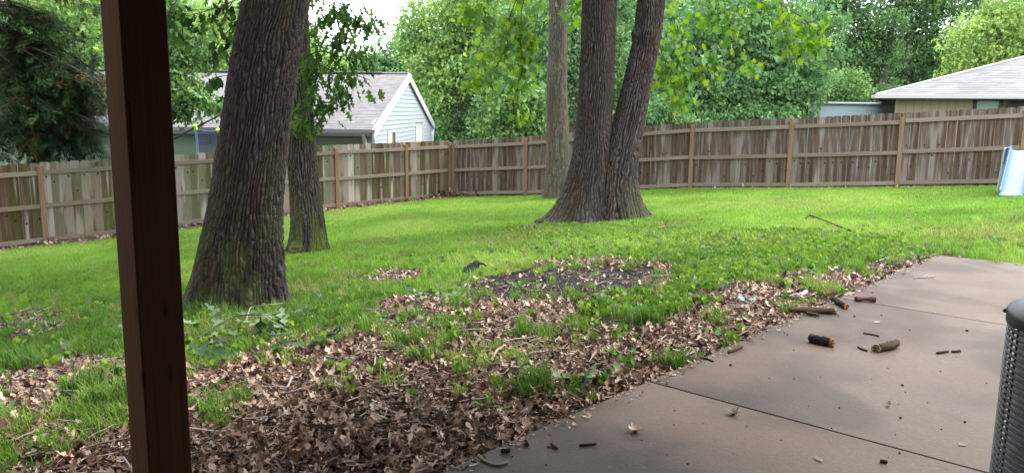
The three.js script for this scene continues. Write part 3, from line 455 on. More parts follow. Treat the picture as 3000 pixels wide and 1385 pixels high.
// hanging leafy sprays: a twig through given pixels with leaves along it
function spray(tree, pts, mats, geos, o) {   // pts: [u, v] list at depth o.d; o: n leaves, size, spread, twig radius
  const R = rng(o.seed), P = pts.map(([u, v, dd = 0]) => at(u, v, o.d + dd)), c = new THREE.CatmullRomCurve3(P), out = [];
  part('branch', local(tree, tube(P, [o.r, o.r * 0.35], 5, 0.3, o.seed)), limbMat, tree);
  for (let i = 0; i < o.n / 9; i++) { const p = c.getPoint(0.15 + 0.8 * R()), e = p.clone().add(V((R() - 0.5) * 2, (R() - 0.65) * 1.6, (R() - 0.5) * 1.2).multiplyScalar(o.spread)); part('side_twig', local(tree, tube([p, p.clone().lerp(e, 0.5).add(V(0, 0.08 * o.spread, 0)), e], [o.r * 0.5, o.r * 0.2], 4)), limbMat, tree); }
  for (let i = 0; i < o.n; i++) {
    const t = 0.08 + 0.92 * Math.pow(R(), 0.8), p = c.getPoint(t), dir = V(R() - 0.5, R() - 0.62, R() - 0.5).normalize(), q = p.clone().addScaledVector(dir, o.spread * R());
    const y = V(R() - 0.5, -0.55 - 0.5 * R() + o.lift, R() - 0.5).normalize(), x = V(R() - 0.5, (R() - 0.5) * 0.6, R() - 0.5).cross(y).normalize(), z = x.clone().cross(y), s = o.size * (0.7 + 0.6 * R());
    out.push([basis(x.multiplyScalar(s), y.multiplyScalar(s), z.multiplyScalar(s), q), Math.floor(R() * 997)]);
  }
  return out;
}
const oakGreen = [leafy(0.035, 0.085, 0.012, 0.4), leafy(0.025, 0.06, 0.012, 0.35), leafy(0.06, 0.13, 0.016, 0.45), leafy(0.018, 0.045, 0.01, 0.3)];
const sycGreen = [leafy(0.17, 0.32, 0.012, 0.6), leafy(0.1, 0.23, 0.02, 0.55), leafy(0.23, 0.37, 0.012, 0.62), leafy(0.075, 0.17, 0.03, 0.45), leafy(0.14, 0.25, 0.09, 0.4)];
{
  const o = (seed, n, more = {}) => ({ d: d1 + 0.4, n, size: 0.115, spread: 0.16, r: 0.008, lift: 0.15, seed, ...more });
  const A = [];
  A.push(...spray(T1, [[770, -60, -0.4], [690, 0], [610, 30], [530, 50]], oakGreen, OAKS, o(1, 46, { spread: 0.22 })), ...spray(T1, [[740, 20], [690, 70], [650, 110], [615, 170]], oakGreen, PLAIN, o(2, 44)), ...spray(T1, [[745, 100], [715, 150], [690, 170]], oakGreen, PLAIN, o(3, 22)), ...spray(T1, [[740, 200], [700, 215], [620, 230], [600, 250]], oakGreen, PLAIN, o(4, 17, { spread: 0.09 })),
    ...spray(T1, [[725, 240], [690, 255], [668, 290]], oakGreen, PLAIN, o(5, 12, { spread: 0.1 })), ...spray(T1, [[710, 300], [690, 290], [645, 285]], oakGreen, PLAIN, o(6, 6, { spread: 0.08 })), ...spray(T1, [[560, -60], [510, 10], [485, 60], [500, 110]], oakGreen, OAKS, o(7, 40, { spread: 0.25 })), ...spray(T1, [[640, -60], [660, 0], [640, 40]], oakGreen, OAKS, o(8, 26, { spread: 0.22 })));
  leaves(T1, A, [...PLAIN, ...OAKS], oakGreen, 260);
  const B = [], b = (seed, n, more = {}) => ({ d: d2 - 0.9, n: Math.round(n * 1.45), size: 0.17, spread: 0.24, r: 0.012, lift: 0.1, seed, ...more });
  for (const [seed, n, pts] of [[11, 34, [[880, 60], [910, 70], [960, 40], [1000, 10]]], [12, 48, [[880, -40], [960, -10], [1030, 30], [1080, 60], [1110, 40]]], [13, 30, [[900, 60], [960, 110], [1020, 110], [1070, 130]]], [14, 42, [[885, 170], [940, 150], [1000, 165], [1060, 150], [1090, 175]]], [15, 44, [[885, 210], [930, 190], [990, 215], [1040, 220], [1085, 235]]], [16, 26, [[890, 260], [930, 240], [980, 265], [1030, 250]]], [17, 34, [[885, 300], [920, 290], [960, 300], [1010, 285]]], [18, 24, [[880, 330], [910, 350], [950, 345]]], [19, 30, [[865, 120], [890, 150], [900, 190], [890, 240]]], [20, 34, [[990, -30], [1010, 40], [1000, 90], [960, 140]]], [21, 30, [[870, 250], [878, 290], [884, 330], [880, 370]]]]) B.push(...spray(T2, pts, oakGreen, OAKS, b(seed, n)));
  leaves(T2, B, OAKS, [oakGreen[0], oakGreen[2], oakGreen[2], oakGreen[1]], 300);
  const C = [], c = (seed, n, more = {}) => ({ d: d4 - 2.6, n: Math.round(n * 1.5), size: 0.165, spread: 0.42, r: 0.014, lift: 0.1, seed, ...more });
  for (const [seed, n, pts] of [[31, 46, [[1560, -60], [1530, 20], [1525, 80], [1515, 140]]], [32, 44, [[1540, -60], [1500, 30], [1480, 90], [1445, 150], [1400, 150]]], [33, 40, [[1490, 60], [1485, 130], [1440, 210], [1390, 230]]], [34, 40, [[1520, 60], [1525, 140], [1528, 210], [1515, 250]]], [35, 22, [[1515, 250], [1520, 300], [1535, 330]]], [36, 36, [[1560, 100], [1545, 150], [1530, 190], [1550, 210]]], [37, 44, [[1470, -60], [1420, -10], [1380, 30], [1360, 20]]], [38, 26, [[1410, 220], [1400, 240], [1430, 240], [1350, 215]]], [39, 26, [[1600, -60], [1572, 60], [1560, 130]]], [40, 30, [[1690, -40], [1690, 20], [1700, 50]]]]) C.push(...spray(T4, pts, sycGreen, PALMS, c(seed, n)));
  for (const [seed, n, pts] of [[41, 60, [[1960, -60], [1965, 30], [1990, 90], [1985, 170], [1990, 250]]], [42, 50, [[1980, 160], [1985, 230], [1990, 280], [1992, 310]]], [43, 46, [[1930, 80], [1950, 150], [1945, 210], [1925, 240]]], [44, 56, [[2060, -60], [2080, 10], [2100, 40], [2150, 20]]], [45, 18, [[2130, 60], [2150, 90], [2160, 110]]], [46, 20, [[2090, 130], [2090, 170], [2110, 200]]], [47, 20, [[2060, 170], [2040, 200], [2060, 215]]], [48, 14, [[2190, 150], [2195, 180], [2210, 190]]], [49, 64, [[2260, -60], [2290, 10], [2300, 80], [2310, 130], [2340, 140]]], [50, 44, [[2300, 20], [2350, 50], [2380, 80], [2420, 70]]], [51, 30, [[2380, 80], [2385, 120], [2390, 150]]], [52, 30, [[2200, -60], [2230, 0], [2260, 30]]], [53, 26, [[1900, 130], [1900, 170], [1890, 200]]]]) C.push(...spray(T4, pts, sycGreen, PALMS, c(seed, n, { d: d4 - 3.6, size: 0.15 })));
  leaves(T4, C, PALMS, sycGreen, 300);
}
// ------------------------------------------------------------------ crowns made of leaf clumps
function clump(seed, n, leaf, flat = 0.6) {   // many small bent leaves in a ball of radius about 0.5
  const R = rng(seed), pos = [], idx = [];
  for (let i = 0; i < n; i++) {
    const p = V(R() * 2 - 1, (R() * 2 - 1) * flat, R() * 2 - 1).multiplyScalar(0.5), y = V(R() - 0.5, R() - 0.75, R() - 0.5).normalize(), x = V(R() - 0.5, (R() - 0.5) * 0.5, R() - 0.5).cross(y).normalize(), z = x.clone().cross(y), s = leaf * (0.7 + 0.6 * R()), b = pos.length / 3;
    for (const [a, c, e] of [[0, 0, 0], [-0.32, 0.45, 0.12], [0.32, 0.45, 0.12], [0, 1, -0.05], [0, 0.48, 0]]) { const q = p.clone().addScaledVector(x, a * s).addScaledVector(y, c * s).addScaledVector(z, e * s); pos.push(q.x, q.y, q.z); }
    idx.push(b, b + 4, b + 1, b, b + 2, b + 4, b + 1, b + 4, b + 3, b + 4, b + 2, b + 3);
  }
  return meshOf(pos, idx);
}
const CLUMPS = { fine: [1, 2, 3].map((s) => clump(s, 34, 0.2)), broad: [4, 5].map((s) => clump(s, 26, 0.27)), top: [clump(9, 20, 0.42)] };
const leafMat = leafy(1, 1, 1, 0.38, 0.8);   // tinted per copy
const GREENSET = { light: [[0.2009, 0.3348, 0.0842], [0.2678, 0.4018, 0.1004], [0.1426, 0.2592, 0.0756]], yellow: [[0.2, 0.31, 0.075], [0.16, 0.27, 0.065], [0.25, 0.35, 0.09]], mid: [[0.1232, 0.2310, 0.0660], [0.1650, 0.2805, 0.0825], [0.0913, 0.1815, 0.0583]], cool: [[0.1092, 0.2185, 0.0782], [0.1610, 0.2875, 0.1035], [0.0759, 0.1667, 0.0633]], deep: [[0.0580, 0.1247, 0.0421], [0.0827, 0.1668, 0.0493], [0.0493, 0.1001, 0.0362]] };
const matOf = (tint) => tint;
function tree(name, label, d, foot, blobs, o) {   // foot: pixel column of the trunk; blobs: [u, v, r, dd] in pixels of the photo at distance d (+dd)
  const R = rng(o.seed), b = blobs.map(([u, v, r, dd = 0]) => [at(u, v, d + dd), r * (d + dd) / F]), fx = at(foot, 400, d).x, gy = rise(fx, -d), t = thing(name, label, o.category ?? 'tree', V(fx, gy, -d), o.group);
  const top = Math.max(...b.map(([p]) => p.y)), r0 = o.r ?? 0.25, lean = o.lean ?? 0;
  if (r0) {
    const spine = [V(0, -0.3, 0), V(0.1 + lean * 0.3, (top - gy) * 0.35, 0), V(-0.1 + lean, (top - gy) * 0.8, 0)]; part('trunk', tube(spine, [r0, r0 * 0.8, r0 * 0.35], 9, 0.25, o.seed), limbMat, t); const c = new THREE.CatmullRomCurve3(spine);
    b.forEach(([p, r], i) => { if (i % 2 && b.length > 9) return; const e = p.clone().sub(t.position), s = c.getPoint(clamp((e.y / (top - gy)) * 0.8, 0.2, 0.95)); part('limb', tube([s, s.clone().lerp(e, 0.5).add(V(0, 0.2 * r, 0)), e.clone().add(V(0, 0.2 * r, 0))], [r0 * 0.4, r0 * 0.22, 0.02], 5, 0.3, o.seed + i), limbMat, t); });
  }
  const lists = CLUMPS[o.clump ?? 'fine'].map(() => []), size = o.size ?? 0.8, set = GREENSET[o.green];
  b.forEach(([p, r]) => {
    const n = Math.round((o.density ?? 1) * 14 * Math.pow(r / size, 2)) + 6;
    for (let i = 0; i < n; i++) {
      const dir = V(R() * 2 - 1, R() * 2 - 1, R() * 2 - 1); if (dir.lengthSq() > 1 || dir.lengthSq() < 0.01) { i--; continue; } dir.normalize();
      const k = Math.pow(R(), 0.33) * (0.82 + 0.36 * noise(dir.x * 2.2 + p.x, dir.y * 2.2 + dir.z * 2.1 + p.y)), q = p.clone().add(V(dir.x * r * k, dir.y * r * k * 0.9, dir.z * r * k)).sub(t.position); if (q.y < 0.15) continue;
      const c = set[Math.floor(R() * 3)], v = 0.8 + 0.4 * R(); lists[i % lists.length].push([trs(q, [(R() - 0.5) * 0.8, R() * 6.28, (R() - 0.5) * 0.8], size * (0.7 + 0.6 * R())), rgb(c[0] * v, c[1] * v, c[2] * v)]);
    }
  });
  lists.forEach((l, i) => copies('foliage', CLUMPS[o.clump ?? 'fine'][i], leafMat, t, l));
  return t;
}
const G = 'trees beyond the fence';
tree('broadleaf_tree', 'mid-green tree with drooping boughs over the left end of the gabled roof', 23.5, 380, [[500, 100, 80], [560, 130, 60], [600, 170, 45, 1], [500, 200, 60], [520, 260, 55], [565, 270, 45], [600, 300, 36], [645, 315, 30], [682, 322, 20], [490, 310, 45], [540, 325, 30], [440, 150, 90], [430, 280, 80], [480, 20, 80], [400, 40, 100]], { seed: 101, green: 'mid', clump: 'broad', size: 0.55, r: 0.13, group: G });
tree('broadleaf_tree', 'tree with a dark bare trunk and bright leaves behind the cedar', 27, 250, [[150, 40, 90], [220, 130, 60], [300, 60, 70], [310, 150, 50], [250, -60, 90], [120, 120, 70], [330, 260, 50], [200, -30, 80], [60, 20, 80], [340, 0, 60]], { seed: 102, green: 'light', size: 0.7, r: 0.38, density: 0.8, group: G });
tree('broadleaf_tree', 'yellow-green tree rising behind the ridge of the gabled house at its left', 50, 640, [[560, 190, 60], [640, 190, 60], [720, 200, 50], [600, 110, 70], [690, 130, 60], [540, 60, 70], [620, 40, 60], [470, 150, 80], [760, 190, 50]], { seed: 103, green: 'yellow', size: 1.1, r: 0.3, group: G });
tree('broadleaf_tree', 'low light green tree behind the middle of the gabled ridge, under the open sky', 52, 960, [[880, 190, 55], [940, 170, 50], [900, 140, 45], [1000, 180, 45], [960, 200, 50], [840, 170, 60], [850, 120, 50], [1040, 195, 40]], { seed: 104, green: 'light', size: 1.05, r: 0.28, group: G });
tree('broadleaf_tree', 'darker green tree just left of the tall pale tree, under the sky gap', 47, 1130, [[1090, 170, 45], [1130, 150, 42], [1160, 190, 50], [1110, 210, 45], [1180, 130, 40], [1060, 205, 35], [1200, 200, 50]], { seed: 105, green: 'cool', size: 0.95, r: 0.25, group: G });
tree('broadleaf_tree', 'tall pale green tree standing right of the sky gap behind the gable', 42, 1330, [[1195, 120, 42], [1200, 70, 36], [1235, 30, 45], [1240, 90, 55], [1290, 50, 65], [1350, 20, 75], [1270, 150, 65], [1340, 110, 75], [1230, 190, 55], [1310, 200, 70], [1400, 70, 75], [1410, 150, 75], [1380, 230, 70], [1290, 270, 60], [1450, -20, 80], [1350, -60, 80], [1460, 210, 70]], { seed: 106, green: 'light', size: 1.0, r: 0.35, group: G });
tree('broadleaf_tree', 'dark shady tree low beside the white gable wall', 42, 1330, [[1315, 340, 45], [1350, 390, 50], [1320, 405, 40], [1360, 310, 50], [1400, 370, 50]], { seed: 107, green: 'deep', size: 0.75, r: 0.2, group: G });
tree('broadleaf_tree', 'bright bushy tree above the fence left of the sycamore trunk', 31, 1490, [[1440, 340, 50], [1500, 380, 50], [1550, 340, 55], [1480, 290, 55], [1560, 400, 45], [1430, 400, 40], [1520, 270, 55], [1590, 290, 50], [1590, 380, 45]], { seed: 108, green: 'mid', clump: 'broad', size: 0.65, r: 0.18, group: G });
tree('broadleaf_tree', 'tall leafy tree behind the sycamore and between the two grey stems', 40, 1680, [[1560, 100, 90], [1640, 60, 90], [1700, 150, 95], [1600, 200, 90], [1800, 100, 95], [1760, 220, 90], [1680, 280, 85], [1840, 230, 80], [1740, -20, 100], [1560, 0, 90], [1850, 10, 90]], { seed: 109, green: 'cool', size: 1.0, r: 0.35, group: G });
tree('shrub', 'light green shrub seen over the fence right of the two-stemmed tree', 27, 1960, [[1930, 320, 35], [1970, 335, 32], [1900, 345, 30], [2010, 350, 26]], { seed: 110, green: 'cool', clump: 'broad', size: 0.5, r: 0.05, category: 'shrub' });
tree('broadleaf_tree', 'broad blue-green tree filling the middle right above the fence', 34, 2130, [[1960, 220, 80], [2040, 170, 85], [2010, 280, 65], [2110, 250, 80], [2130, 130, 90], [2220, 200, 85], [2190, 300, 60], [2290, 250, 75], [2310, 310, 50], [2100, 330, 45], [2350, 290, 50], [2230, 110, 90], [2320, 170, 75], [2050, 70, 90], [2390, 240, 45], [1920, 140, 80], [2160, 40, 90], [2420, 50, 65], [2440, 130, 50], [2300, 50, 80], [2345, 330, 30]], { seed: 111, green: 'cool', clump: 'broad', size: 0.75, r: 0.32, group: G });
tree('broadleaf_tree', 'small round bright green tree above the pale shed', 42, 2470, [[2440, 245, 42], [2490, 235, 42], [2515, 265, 32], [2460, 275, 30], [2410, 265, 34]], { seed: 112, green: 'mid', size: 0.7, r: 0.14, group: G });
tree('broadleaf_tree', 'tall airy dark tree left of the hipped roof, sky showing through it', 52, 2550, [[2430, 70, 75], [2490, 20, 75], [2520, 110, 60], [2580, 60, 75], [2560, 200, 45], [2480, 170, 50], [2450, -40, 80], [2610, 150, 45]], { seed: 113, green: 'deep', size: 1.05, r: 0.42, density: 1.1, lean: 1, group: G });
tree('broadleaf_tree', 'second tall airy dark tree, directly above the corner of the hipped roof', 56, 2640, [[2640, 40, 70], [2690, 90, 65], [2740, 40, 70], [2660, 180, 50], [2740, 190, 55], [2620, 240, 45], [2700, 240, 50], [2760, 130, 50], [2680, -30, 80], [2800, 0, 70]], { seed: 114, green: 'deep', size: 1.05, r: 0.42, density: 1.15, group: G });
tree('broadleaf_tree', 'pale yellow-green tree rising over the slope of the hipped roof', 46, 2900, [[2820, 120, 65], [2880, 90, 65], [2860, 180, 50], [2940, 130, 60], [2990, 80, 70], [2920, 60, 60], [3050, 130, 80], [2800, 190, 45], [2960, 20, 60]], { seed: 115, green: 'yellow', size: 0.95, r: 0.3, density: 0.8, group: G });
tree('broadleaf_tree', 'dark understorey tree low behind the pale shed', 47, 2460, [[2380, 290, 50], [2440, 300, 45], [2520, 290, 45], [2580, 285, 45], [2640, 290, 45], [2400, 220, 50]], { seed: 116, green: 'deep', size: 0.9, r: 0.2, group: G });
tree('shrub', 'dark shrub low behind the fence left of the pale shed', 33, 2250, [[2200, 340, 40], [2250, 345, 42], [2300, 342, 36], [2150, 345, 35], [2100, 345, 35]], { seed: 117, green: 'cool', clump: 'broad', size: 0.6, r: 0.05, category: 'shrub' });
// far woodland and the canopies over the yard
{
  const R = rng(55), w = thing('woodland', 'distant wood behind the neighbouring houses', null, V(0, 0, 0), null, 'stuff'), lists = [[], [], []];
  for (let i = 0; i < 15000; i++) { const a = lerp(-0.75, 0.75, R()), d = lerp(62, 84, R()), x = Math.tan(a) * d, u = CX + F * x / d, gap = smooth(330, 170, Math.abs(u - 1030)), top = (u < 1300 ? lerp(8.5, 3.4, gap) : u > 2350 && u < 2800 ? 6 : 9.5) + 2.4 * fbm(x * 0.14, 3, 3), y = rise(x, -d) + R() * (top - rise(x, -d)); const c = GREENSET[['mid', 'cool', 'light'][Math.floor(R() * 3)]][Math.floor(R() * 3)]; lists[i % 3].push([trs(V(x, y, -d), [0, R() * 6, 0], 1.5 + R()), rgb(...c)]); }
  lists.forEach((l, i) => copies('foliage', CLUMPS.fine[i], leafMat, w, l));
}
function canopy(t, blobs, green, density, seed) {
  const R = rng(seed), list = [];
  for (const [x, y, z, r] of blobs) for (let i = 0; i < density * r * r; i++) { const dir = V(R() * 2 - 1, R() * 2 - 1, R() * 2 - 1).normalize(), k = r * Math.cbrt(R()), c = GREENSET[green][Math.floor(R() * 3)]; list.push([trs(V(x + dir.x * k, y + dir.y * k * 0.6, z + dir.z * k).sub(t.position), [R() - 0.5, R() * 6.28, R() - 0.5], 1.0 + 0.6 * R()), rgb(...c)]); }
  copies('crown', CLUMPS.top[0], leafMat, t, list);
}
canopy(T1, [[-2.2, 8.2, -8, 3.4], [-5.5, 8, -7, 3.2], [-1.5, 8.4, -4.6, 2.6], [-5, 9, -11, 3], [-8, 7.5, -9, 3.2], [-9, 8, -5, 3], [-8.5, 8, -13, 3], [-11.5, 7.5, -9, 3.2], [-5, 7.5, -3, 2.6]], 'mid', 70, 61);
canopy(T2, [[-3.2, 10.5, -13, 3], [-5.4, 10, -14.5, 2.6]], 'mid', 40, 62);
canopy(T3, [[1.8, 13, -15, 3], [3.5, 13.5, -16, 2.6]], 'mid', 16, 63);
canopy(T4, [[1.5, 11, -21, 2.6], [3.4, 10, -18.5, 2]], 'yellow', 16, 64);
// dark cedar overhanging the left fence
{
  const R = rng(71), d = 18.5, t = thing('cedar_tree', 'dark feathery cedar overhanging the fence at the left edge', 'tree', V(at(40, 400, d).x, -1.6, -d)), needle = [];
  const tuft = (seed) => { const Q = rng(seed), pos = [], idx = []; for (let i = 0; i < 60; i++) { const s = Q(), a = Q() * 6.28, p = V(Math.cos(a) * 0.16 * (1 - s) * Q(), -0.04 + 0.1 * Math.sin(a) * (1 - s), s), y = V(Math.cos(a) * 0.6, Math.sin(a) * 0.5, 0.7 + Q()).normalize(), x = V(0, 1, 0).cross(y).normalize().multiplyScalar(0.013), L = 0.12 + 0.12 * Q(), b = pos.length / 3; for (const q of [p.clone().sub(x), p.clone().add(x), p.clone().addScaledVector(y, L)]) pos.push(q.x, q.y, q.z); idx.push(b, b + 1, b + 2); } return meshOf(pos, idx); };
  const TF = [tuft(1), tuft(2)], m = leafy(1, 1, 1, 0.15, 0.85), lists = [[], []];
  part('trunk', tube([V(-1.2, -0.3, -0.5), V(-1.1, 3, -0.5), V(-1.2, 8, -0.5)], [0.3, 0.24, 0.1], 10, 0.3), limbMat, t);
  const boughs = [];
  for (let i = 0; i < 108; i++) {
    const u = -120 + 440 * Math.pow(R(), 0.75), v = lerp(-170, 455, R()), e = at(u, Math.min(v, 468 - 0.04 * Math.abs(u - 150)), d - 1.6 + 2.4 * R()).sub(t.position); if (i <= 74 && u > 190 && v < 190 && R() < 0.75) continue;
    if (i > 74) e.copy(at(lerp(90, 305, R()), lerp(220, 455, R()), d - 1.2 + 2 * R()).sub(t.position));
    const s = V(-1.15, Math.min(8, e.y + 0.3 + R()), -0.5), mid = s.clone().lerp(e, 0.55).add(V(0, 0.25, 0)), P = [s, mid, e]; boughs.push(P);
    part('bough', tube(P, [0.05, 0.03, 0.008], 5, 0.3, i), limbMat, t);
    const c = new THREE.CatmullRomCurve3(P);
    for (let k = 0; k < 34; k++) { const q = c.getPoint(0.3 + 0.7 * Math.pow(R(), 0.6)), tan = e.clone().sub(s).normalize(), a = Math.atan2(tan.x, tan.z) + (R() - 0.5) * 2.4, g = 0.75 + 0.5 * R(), kk = R(); lists[k % 2].push([trs(q.add(V((R() - 0.5) * 0.3, (R() - 0.5) * 0.22, (R() - 0.5) * 0.3)), [0.1 + R() * 0.6, a, 0], 0.5 + 0.45 * R()), kk < 0.08 ? rgb(0.05 * g, 0.032 * g, 0.01 * g) : kk < 0.5 ? rgb(0.013 * g, 0.03 * g, 0.011 * g) : rgb(0.022 * g, 0.05 * g, 0.013 * g)]); }
  }
  lists.forEach((l, i) => copies('foliage', TF[i], m, t, l));
}

// ------------------------------------------------------------------ grass, weeds and dead leaves
const bladeTuft = (seed, n, h, spread) => { const R = rng(seed), pos = [], idx = []; for (let i = 0; i < n; i++) { const a = R() * 6.28, x = Math.cos(R() * 6.28) * spread * Math.sqrt(R()), z = Math.sin(R() * 6.28) * spread * Math.sqrt(R()), L = h * (0.5 + 0.7 * R()), w = 0.0022 + 0.0016 * R(), b = L * (0.2 + 0.6 * R()), ca = Math.cos(a), sa = Math.sin(a), k = pos.length / 3; for (const [s, f, y] of [[-1, 0, -0.01], [1, 0, -0.01], [-0.85, 0.3, 0.6], [0.85, 0.3, 0.6], [0, 1, 0.92]]) pos.push(x + ca * b * f - sa * s * w, y * L, z + sa * b * f + ca * s * w); idx.push(k, k + 1, k + 2, k + 1, k + 3, k + 2, k + 2, k + 3, k + 4); } return meshOf(pos, idx); };
const TUFTS = [1, 2, 3].map((s) => bladeTuft(s, 26, 0.075, 0.055)), LONGT = [4, 5].map((s) => bladeTuft(s, 30, 0.14, 0.06)), WIDE = [6, 7].map((s) => { const g = bladeTuft(s, 40, 0.07, 0.12); return g; });
const grassMat = leafy(1, 1, 1, 0.4, 0.7);
const footprint = (t, r) => (x, z) => Math.hypot(x - t.position.x, z - t.position.z) < r;
const TRUNKS = [footprint(T1, 0.5), footprint(T2, 0.3), footprint(T3, 0.75), footprint(T4, 0.35)];
{
  const R = rng(81), g = thing('grass', 'bright green lawn grass', null, V(0, 0, 0), null, 'stuff'), near = TUFTS.map(() => []), long = LONGT.map(() => []), far = WIDE.map(() => []);
  const N = 150000;
  for (let i = 0; i < N; i++) {
    const d = 3.2 + 22.5 * Math.pow(R(), 0.8), x = (R() * 2 - 1) * (0.72 * d + 1.0), z = -d, c = cover(x, z);
    if (c.patio || SIDE * c.fence < 0.1 || SIDE2 * c.fence2 < 0.1 || TRUNKS.some((f) => f(x, z))) continue;
    const n = fbm(x * 1.1, z * 1.1, 3), n2 = fbm(x * 4 + 50, z * 4, 2); let keep = 1, lush = 0;
    if (Math.hypot((x - FALL.x) / 0.85, (z - FALL.z) / 0.55) < 1) keep = 0.16; else if (c.ash) keep = ashAt(x, z) < 0.85 ? 0.008 : 0.12; else if (c.green) keep = 0.16 + 0.5 * smooth(0.45, 0.6, n2); else if (c.litter) keep = 0.8 * smooth(0.68, 0.76, n2) * (d > 5.2 ? 1 : 0.3); else if (c.thin) keep = 0.06 + 0.7 * smooth(0.61, 0.7, n2); else keep = d < 11 ? 0.35 + 0.65 * smooth(0.3, 0.45, n2 * 0.5 + n * 0.5) : 1;
    if (SIDE * c.fence < 0.3 + 0.5 * n && x < -1.2) keep *= 0.1; if (SIDE2 * c.fence2 < 0.3 && x > 2) keep *= 0.3;
    if (R() > keep) continue;
    const t = clamp(0.5 + 1.4 * (n - 0.5) + 0.5 * (R() - 0.5)), dry = smooth(0.62, 0.74, fbm(x * 0.8 + 20, z * 0.8, 3)) * 0.6, v = 0.8 + 0.4 * R();
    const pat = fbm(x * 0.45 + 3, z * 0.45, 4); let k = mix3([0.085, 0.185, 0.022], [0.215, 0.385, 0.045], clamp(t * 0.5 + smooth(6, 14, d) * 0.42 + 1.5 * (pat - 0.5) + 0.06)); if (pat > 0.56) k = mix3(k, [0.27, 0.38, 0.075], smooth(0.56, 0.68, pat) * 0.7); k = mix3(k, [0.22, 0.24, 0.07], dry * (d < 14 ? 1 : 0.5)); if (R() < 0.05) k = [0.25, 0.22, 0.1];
    const y = land(x, z) - 0.004, e = [(R() - 0.5) * 0.3, R() * 6.28, (R() - 0.5) * 0.3], col = rgb(k[0] * v, k[1] * v, k[2] * v);
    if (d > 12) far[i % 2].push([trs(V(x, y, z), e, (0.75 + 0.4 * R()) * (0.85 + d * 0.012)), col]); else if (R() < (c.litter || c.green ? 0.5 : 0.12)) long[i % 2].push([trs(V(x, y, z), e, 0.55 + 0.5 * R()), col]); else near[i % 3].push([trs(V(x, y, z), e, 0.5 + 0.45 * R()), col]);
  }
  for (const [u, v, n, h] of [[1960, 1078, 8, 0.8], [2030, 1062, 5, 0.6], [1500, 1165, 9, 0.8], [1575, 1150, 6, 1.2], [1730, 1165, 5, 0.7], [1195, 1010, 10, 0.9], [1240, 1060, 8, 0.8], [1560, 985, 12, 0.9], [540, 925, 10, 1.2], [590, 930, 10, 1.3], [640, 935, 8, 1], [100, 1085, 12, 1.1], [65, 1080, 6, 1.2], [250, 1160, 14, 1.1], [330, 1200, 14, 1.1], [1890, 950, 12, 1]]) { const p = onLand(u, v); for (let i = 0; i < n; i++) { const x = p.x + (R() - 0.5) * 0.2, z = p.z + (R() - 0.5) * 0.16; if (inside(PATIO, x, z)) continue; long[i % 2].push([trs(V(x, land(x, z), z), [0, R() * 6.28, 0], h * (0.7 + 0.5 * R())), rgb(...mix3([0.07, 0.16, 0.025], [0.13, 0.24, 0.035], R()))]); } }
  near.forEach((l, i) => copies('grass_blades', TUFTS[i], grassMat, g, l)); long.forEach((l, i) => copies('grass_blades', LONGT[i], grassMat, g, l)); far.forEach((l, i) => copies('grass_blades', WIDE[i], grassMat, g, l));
  console.log('grass', near.map((l) => l.length), long.map((l) => l.length), far.map((l) => l.length));
}
const BROAD = (seed, n) => { const R = rng(seed), parts = []; for (let i = 0; i < n; i++) { const g = oakLeaf(seed * 10 + i, 0, 4, 0.25, 0.2), s = 0.035 + 0.03 * R(); g.scale(s * 1.5, s, s); g.rotateX(-0.9 + 0.7 * R()); g.rotateY(R() * 6.28); g.translate((R() - 0.5) * 0.07, 0.015 + 0.05 * R(), (R() - 0.5) * 0.07); parts.push(g); } return mergeGeometries(parts); };
{
  const R = rng(91), g = thing('ground_cover', 'low broad-leaved weeds mixed into the grass', null, V(0, 0, 0), null, 'stuff'), geo = [BROAD(3, 9), BROAD(4, 11)], lists = [[], []];
  const zones = [[[1900, 690], [2300, 680], [2560, 700], [2690, 745], [2600, 770], [2250, 812], [2080, 840], [1960, 800]], [[1860, 815], [2120, 800], [2130, 850], [2060, 890], [1960, 935], [1840, 940], [1700, 960], [1740, 880]], [[1560, 655], [1900, 660], [2000, 690], [1980, 765], [1700, 755], [1400, 745], [1450, 690]], [[540, 900], [900, 880], [1100, 860], [1060, 960], [800, 1000], [560, 1060]]].map(area);
  for (let i = 0; i < 90000; i++) { const d = 4 + 14 * R(), x = (R() * 2 - 1) * 0.7 * d, z = -d, k = zones.findIndex((p) => inside(p, x + 0.5 * (noise(x * 3, z * 3) - 0.5), z + 0.5 * (noise(x * 3 + 9, z * 3) - 0.5))); if (inside(PATIO, x, z) || ashAt(x, z) < 1.05 || TRUNKS.some((f) => f(x, z))) continue; if (k < 0 ? R() > 0.012 || d > 12 : R() > [0.5, 0.4, 0.14, 0.03][k]) continue; const c = mix3([0.08, 0.18, 0.025], [0.2, 0.32, 0.03], R()), cc = R() < 0.12 ? [0.18, 0.24, 0.12] : c; lists[i % 2].push([trs(V(x, land(x, z), z), [0, R() * 6.28, 0], 0.5 + 0.5 * R()), rgb(...cc)]); }
  lists.forEach((l, i) => copies('weed_leaves', geo[i], grassMat, g, l)); console.log('weeds', lists.map((l) => l.length));
}
const deadMats = [[0.3185, 0.2229, 0.1659], [0.2035, 0.1356, 0.0984], [0.1195, 0.0693, 0.0487], [0.4407, 0.3388, 0.2668], [0.0747, 0.0429, 0.0302], [0.2824, 0.2117, 0.1692], [0.1697, 0.1009, 0.0697], [0.3609, 0.2582, 0.1917], [0.0616, 0.0357, 0.0246], [0.0394, 0.0246, 0.0172], [0.1109, 0.0715, 0.0517]].map((c) => std(...c, 0.75));
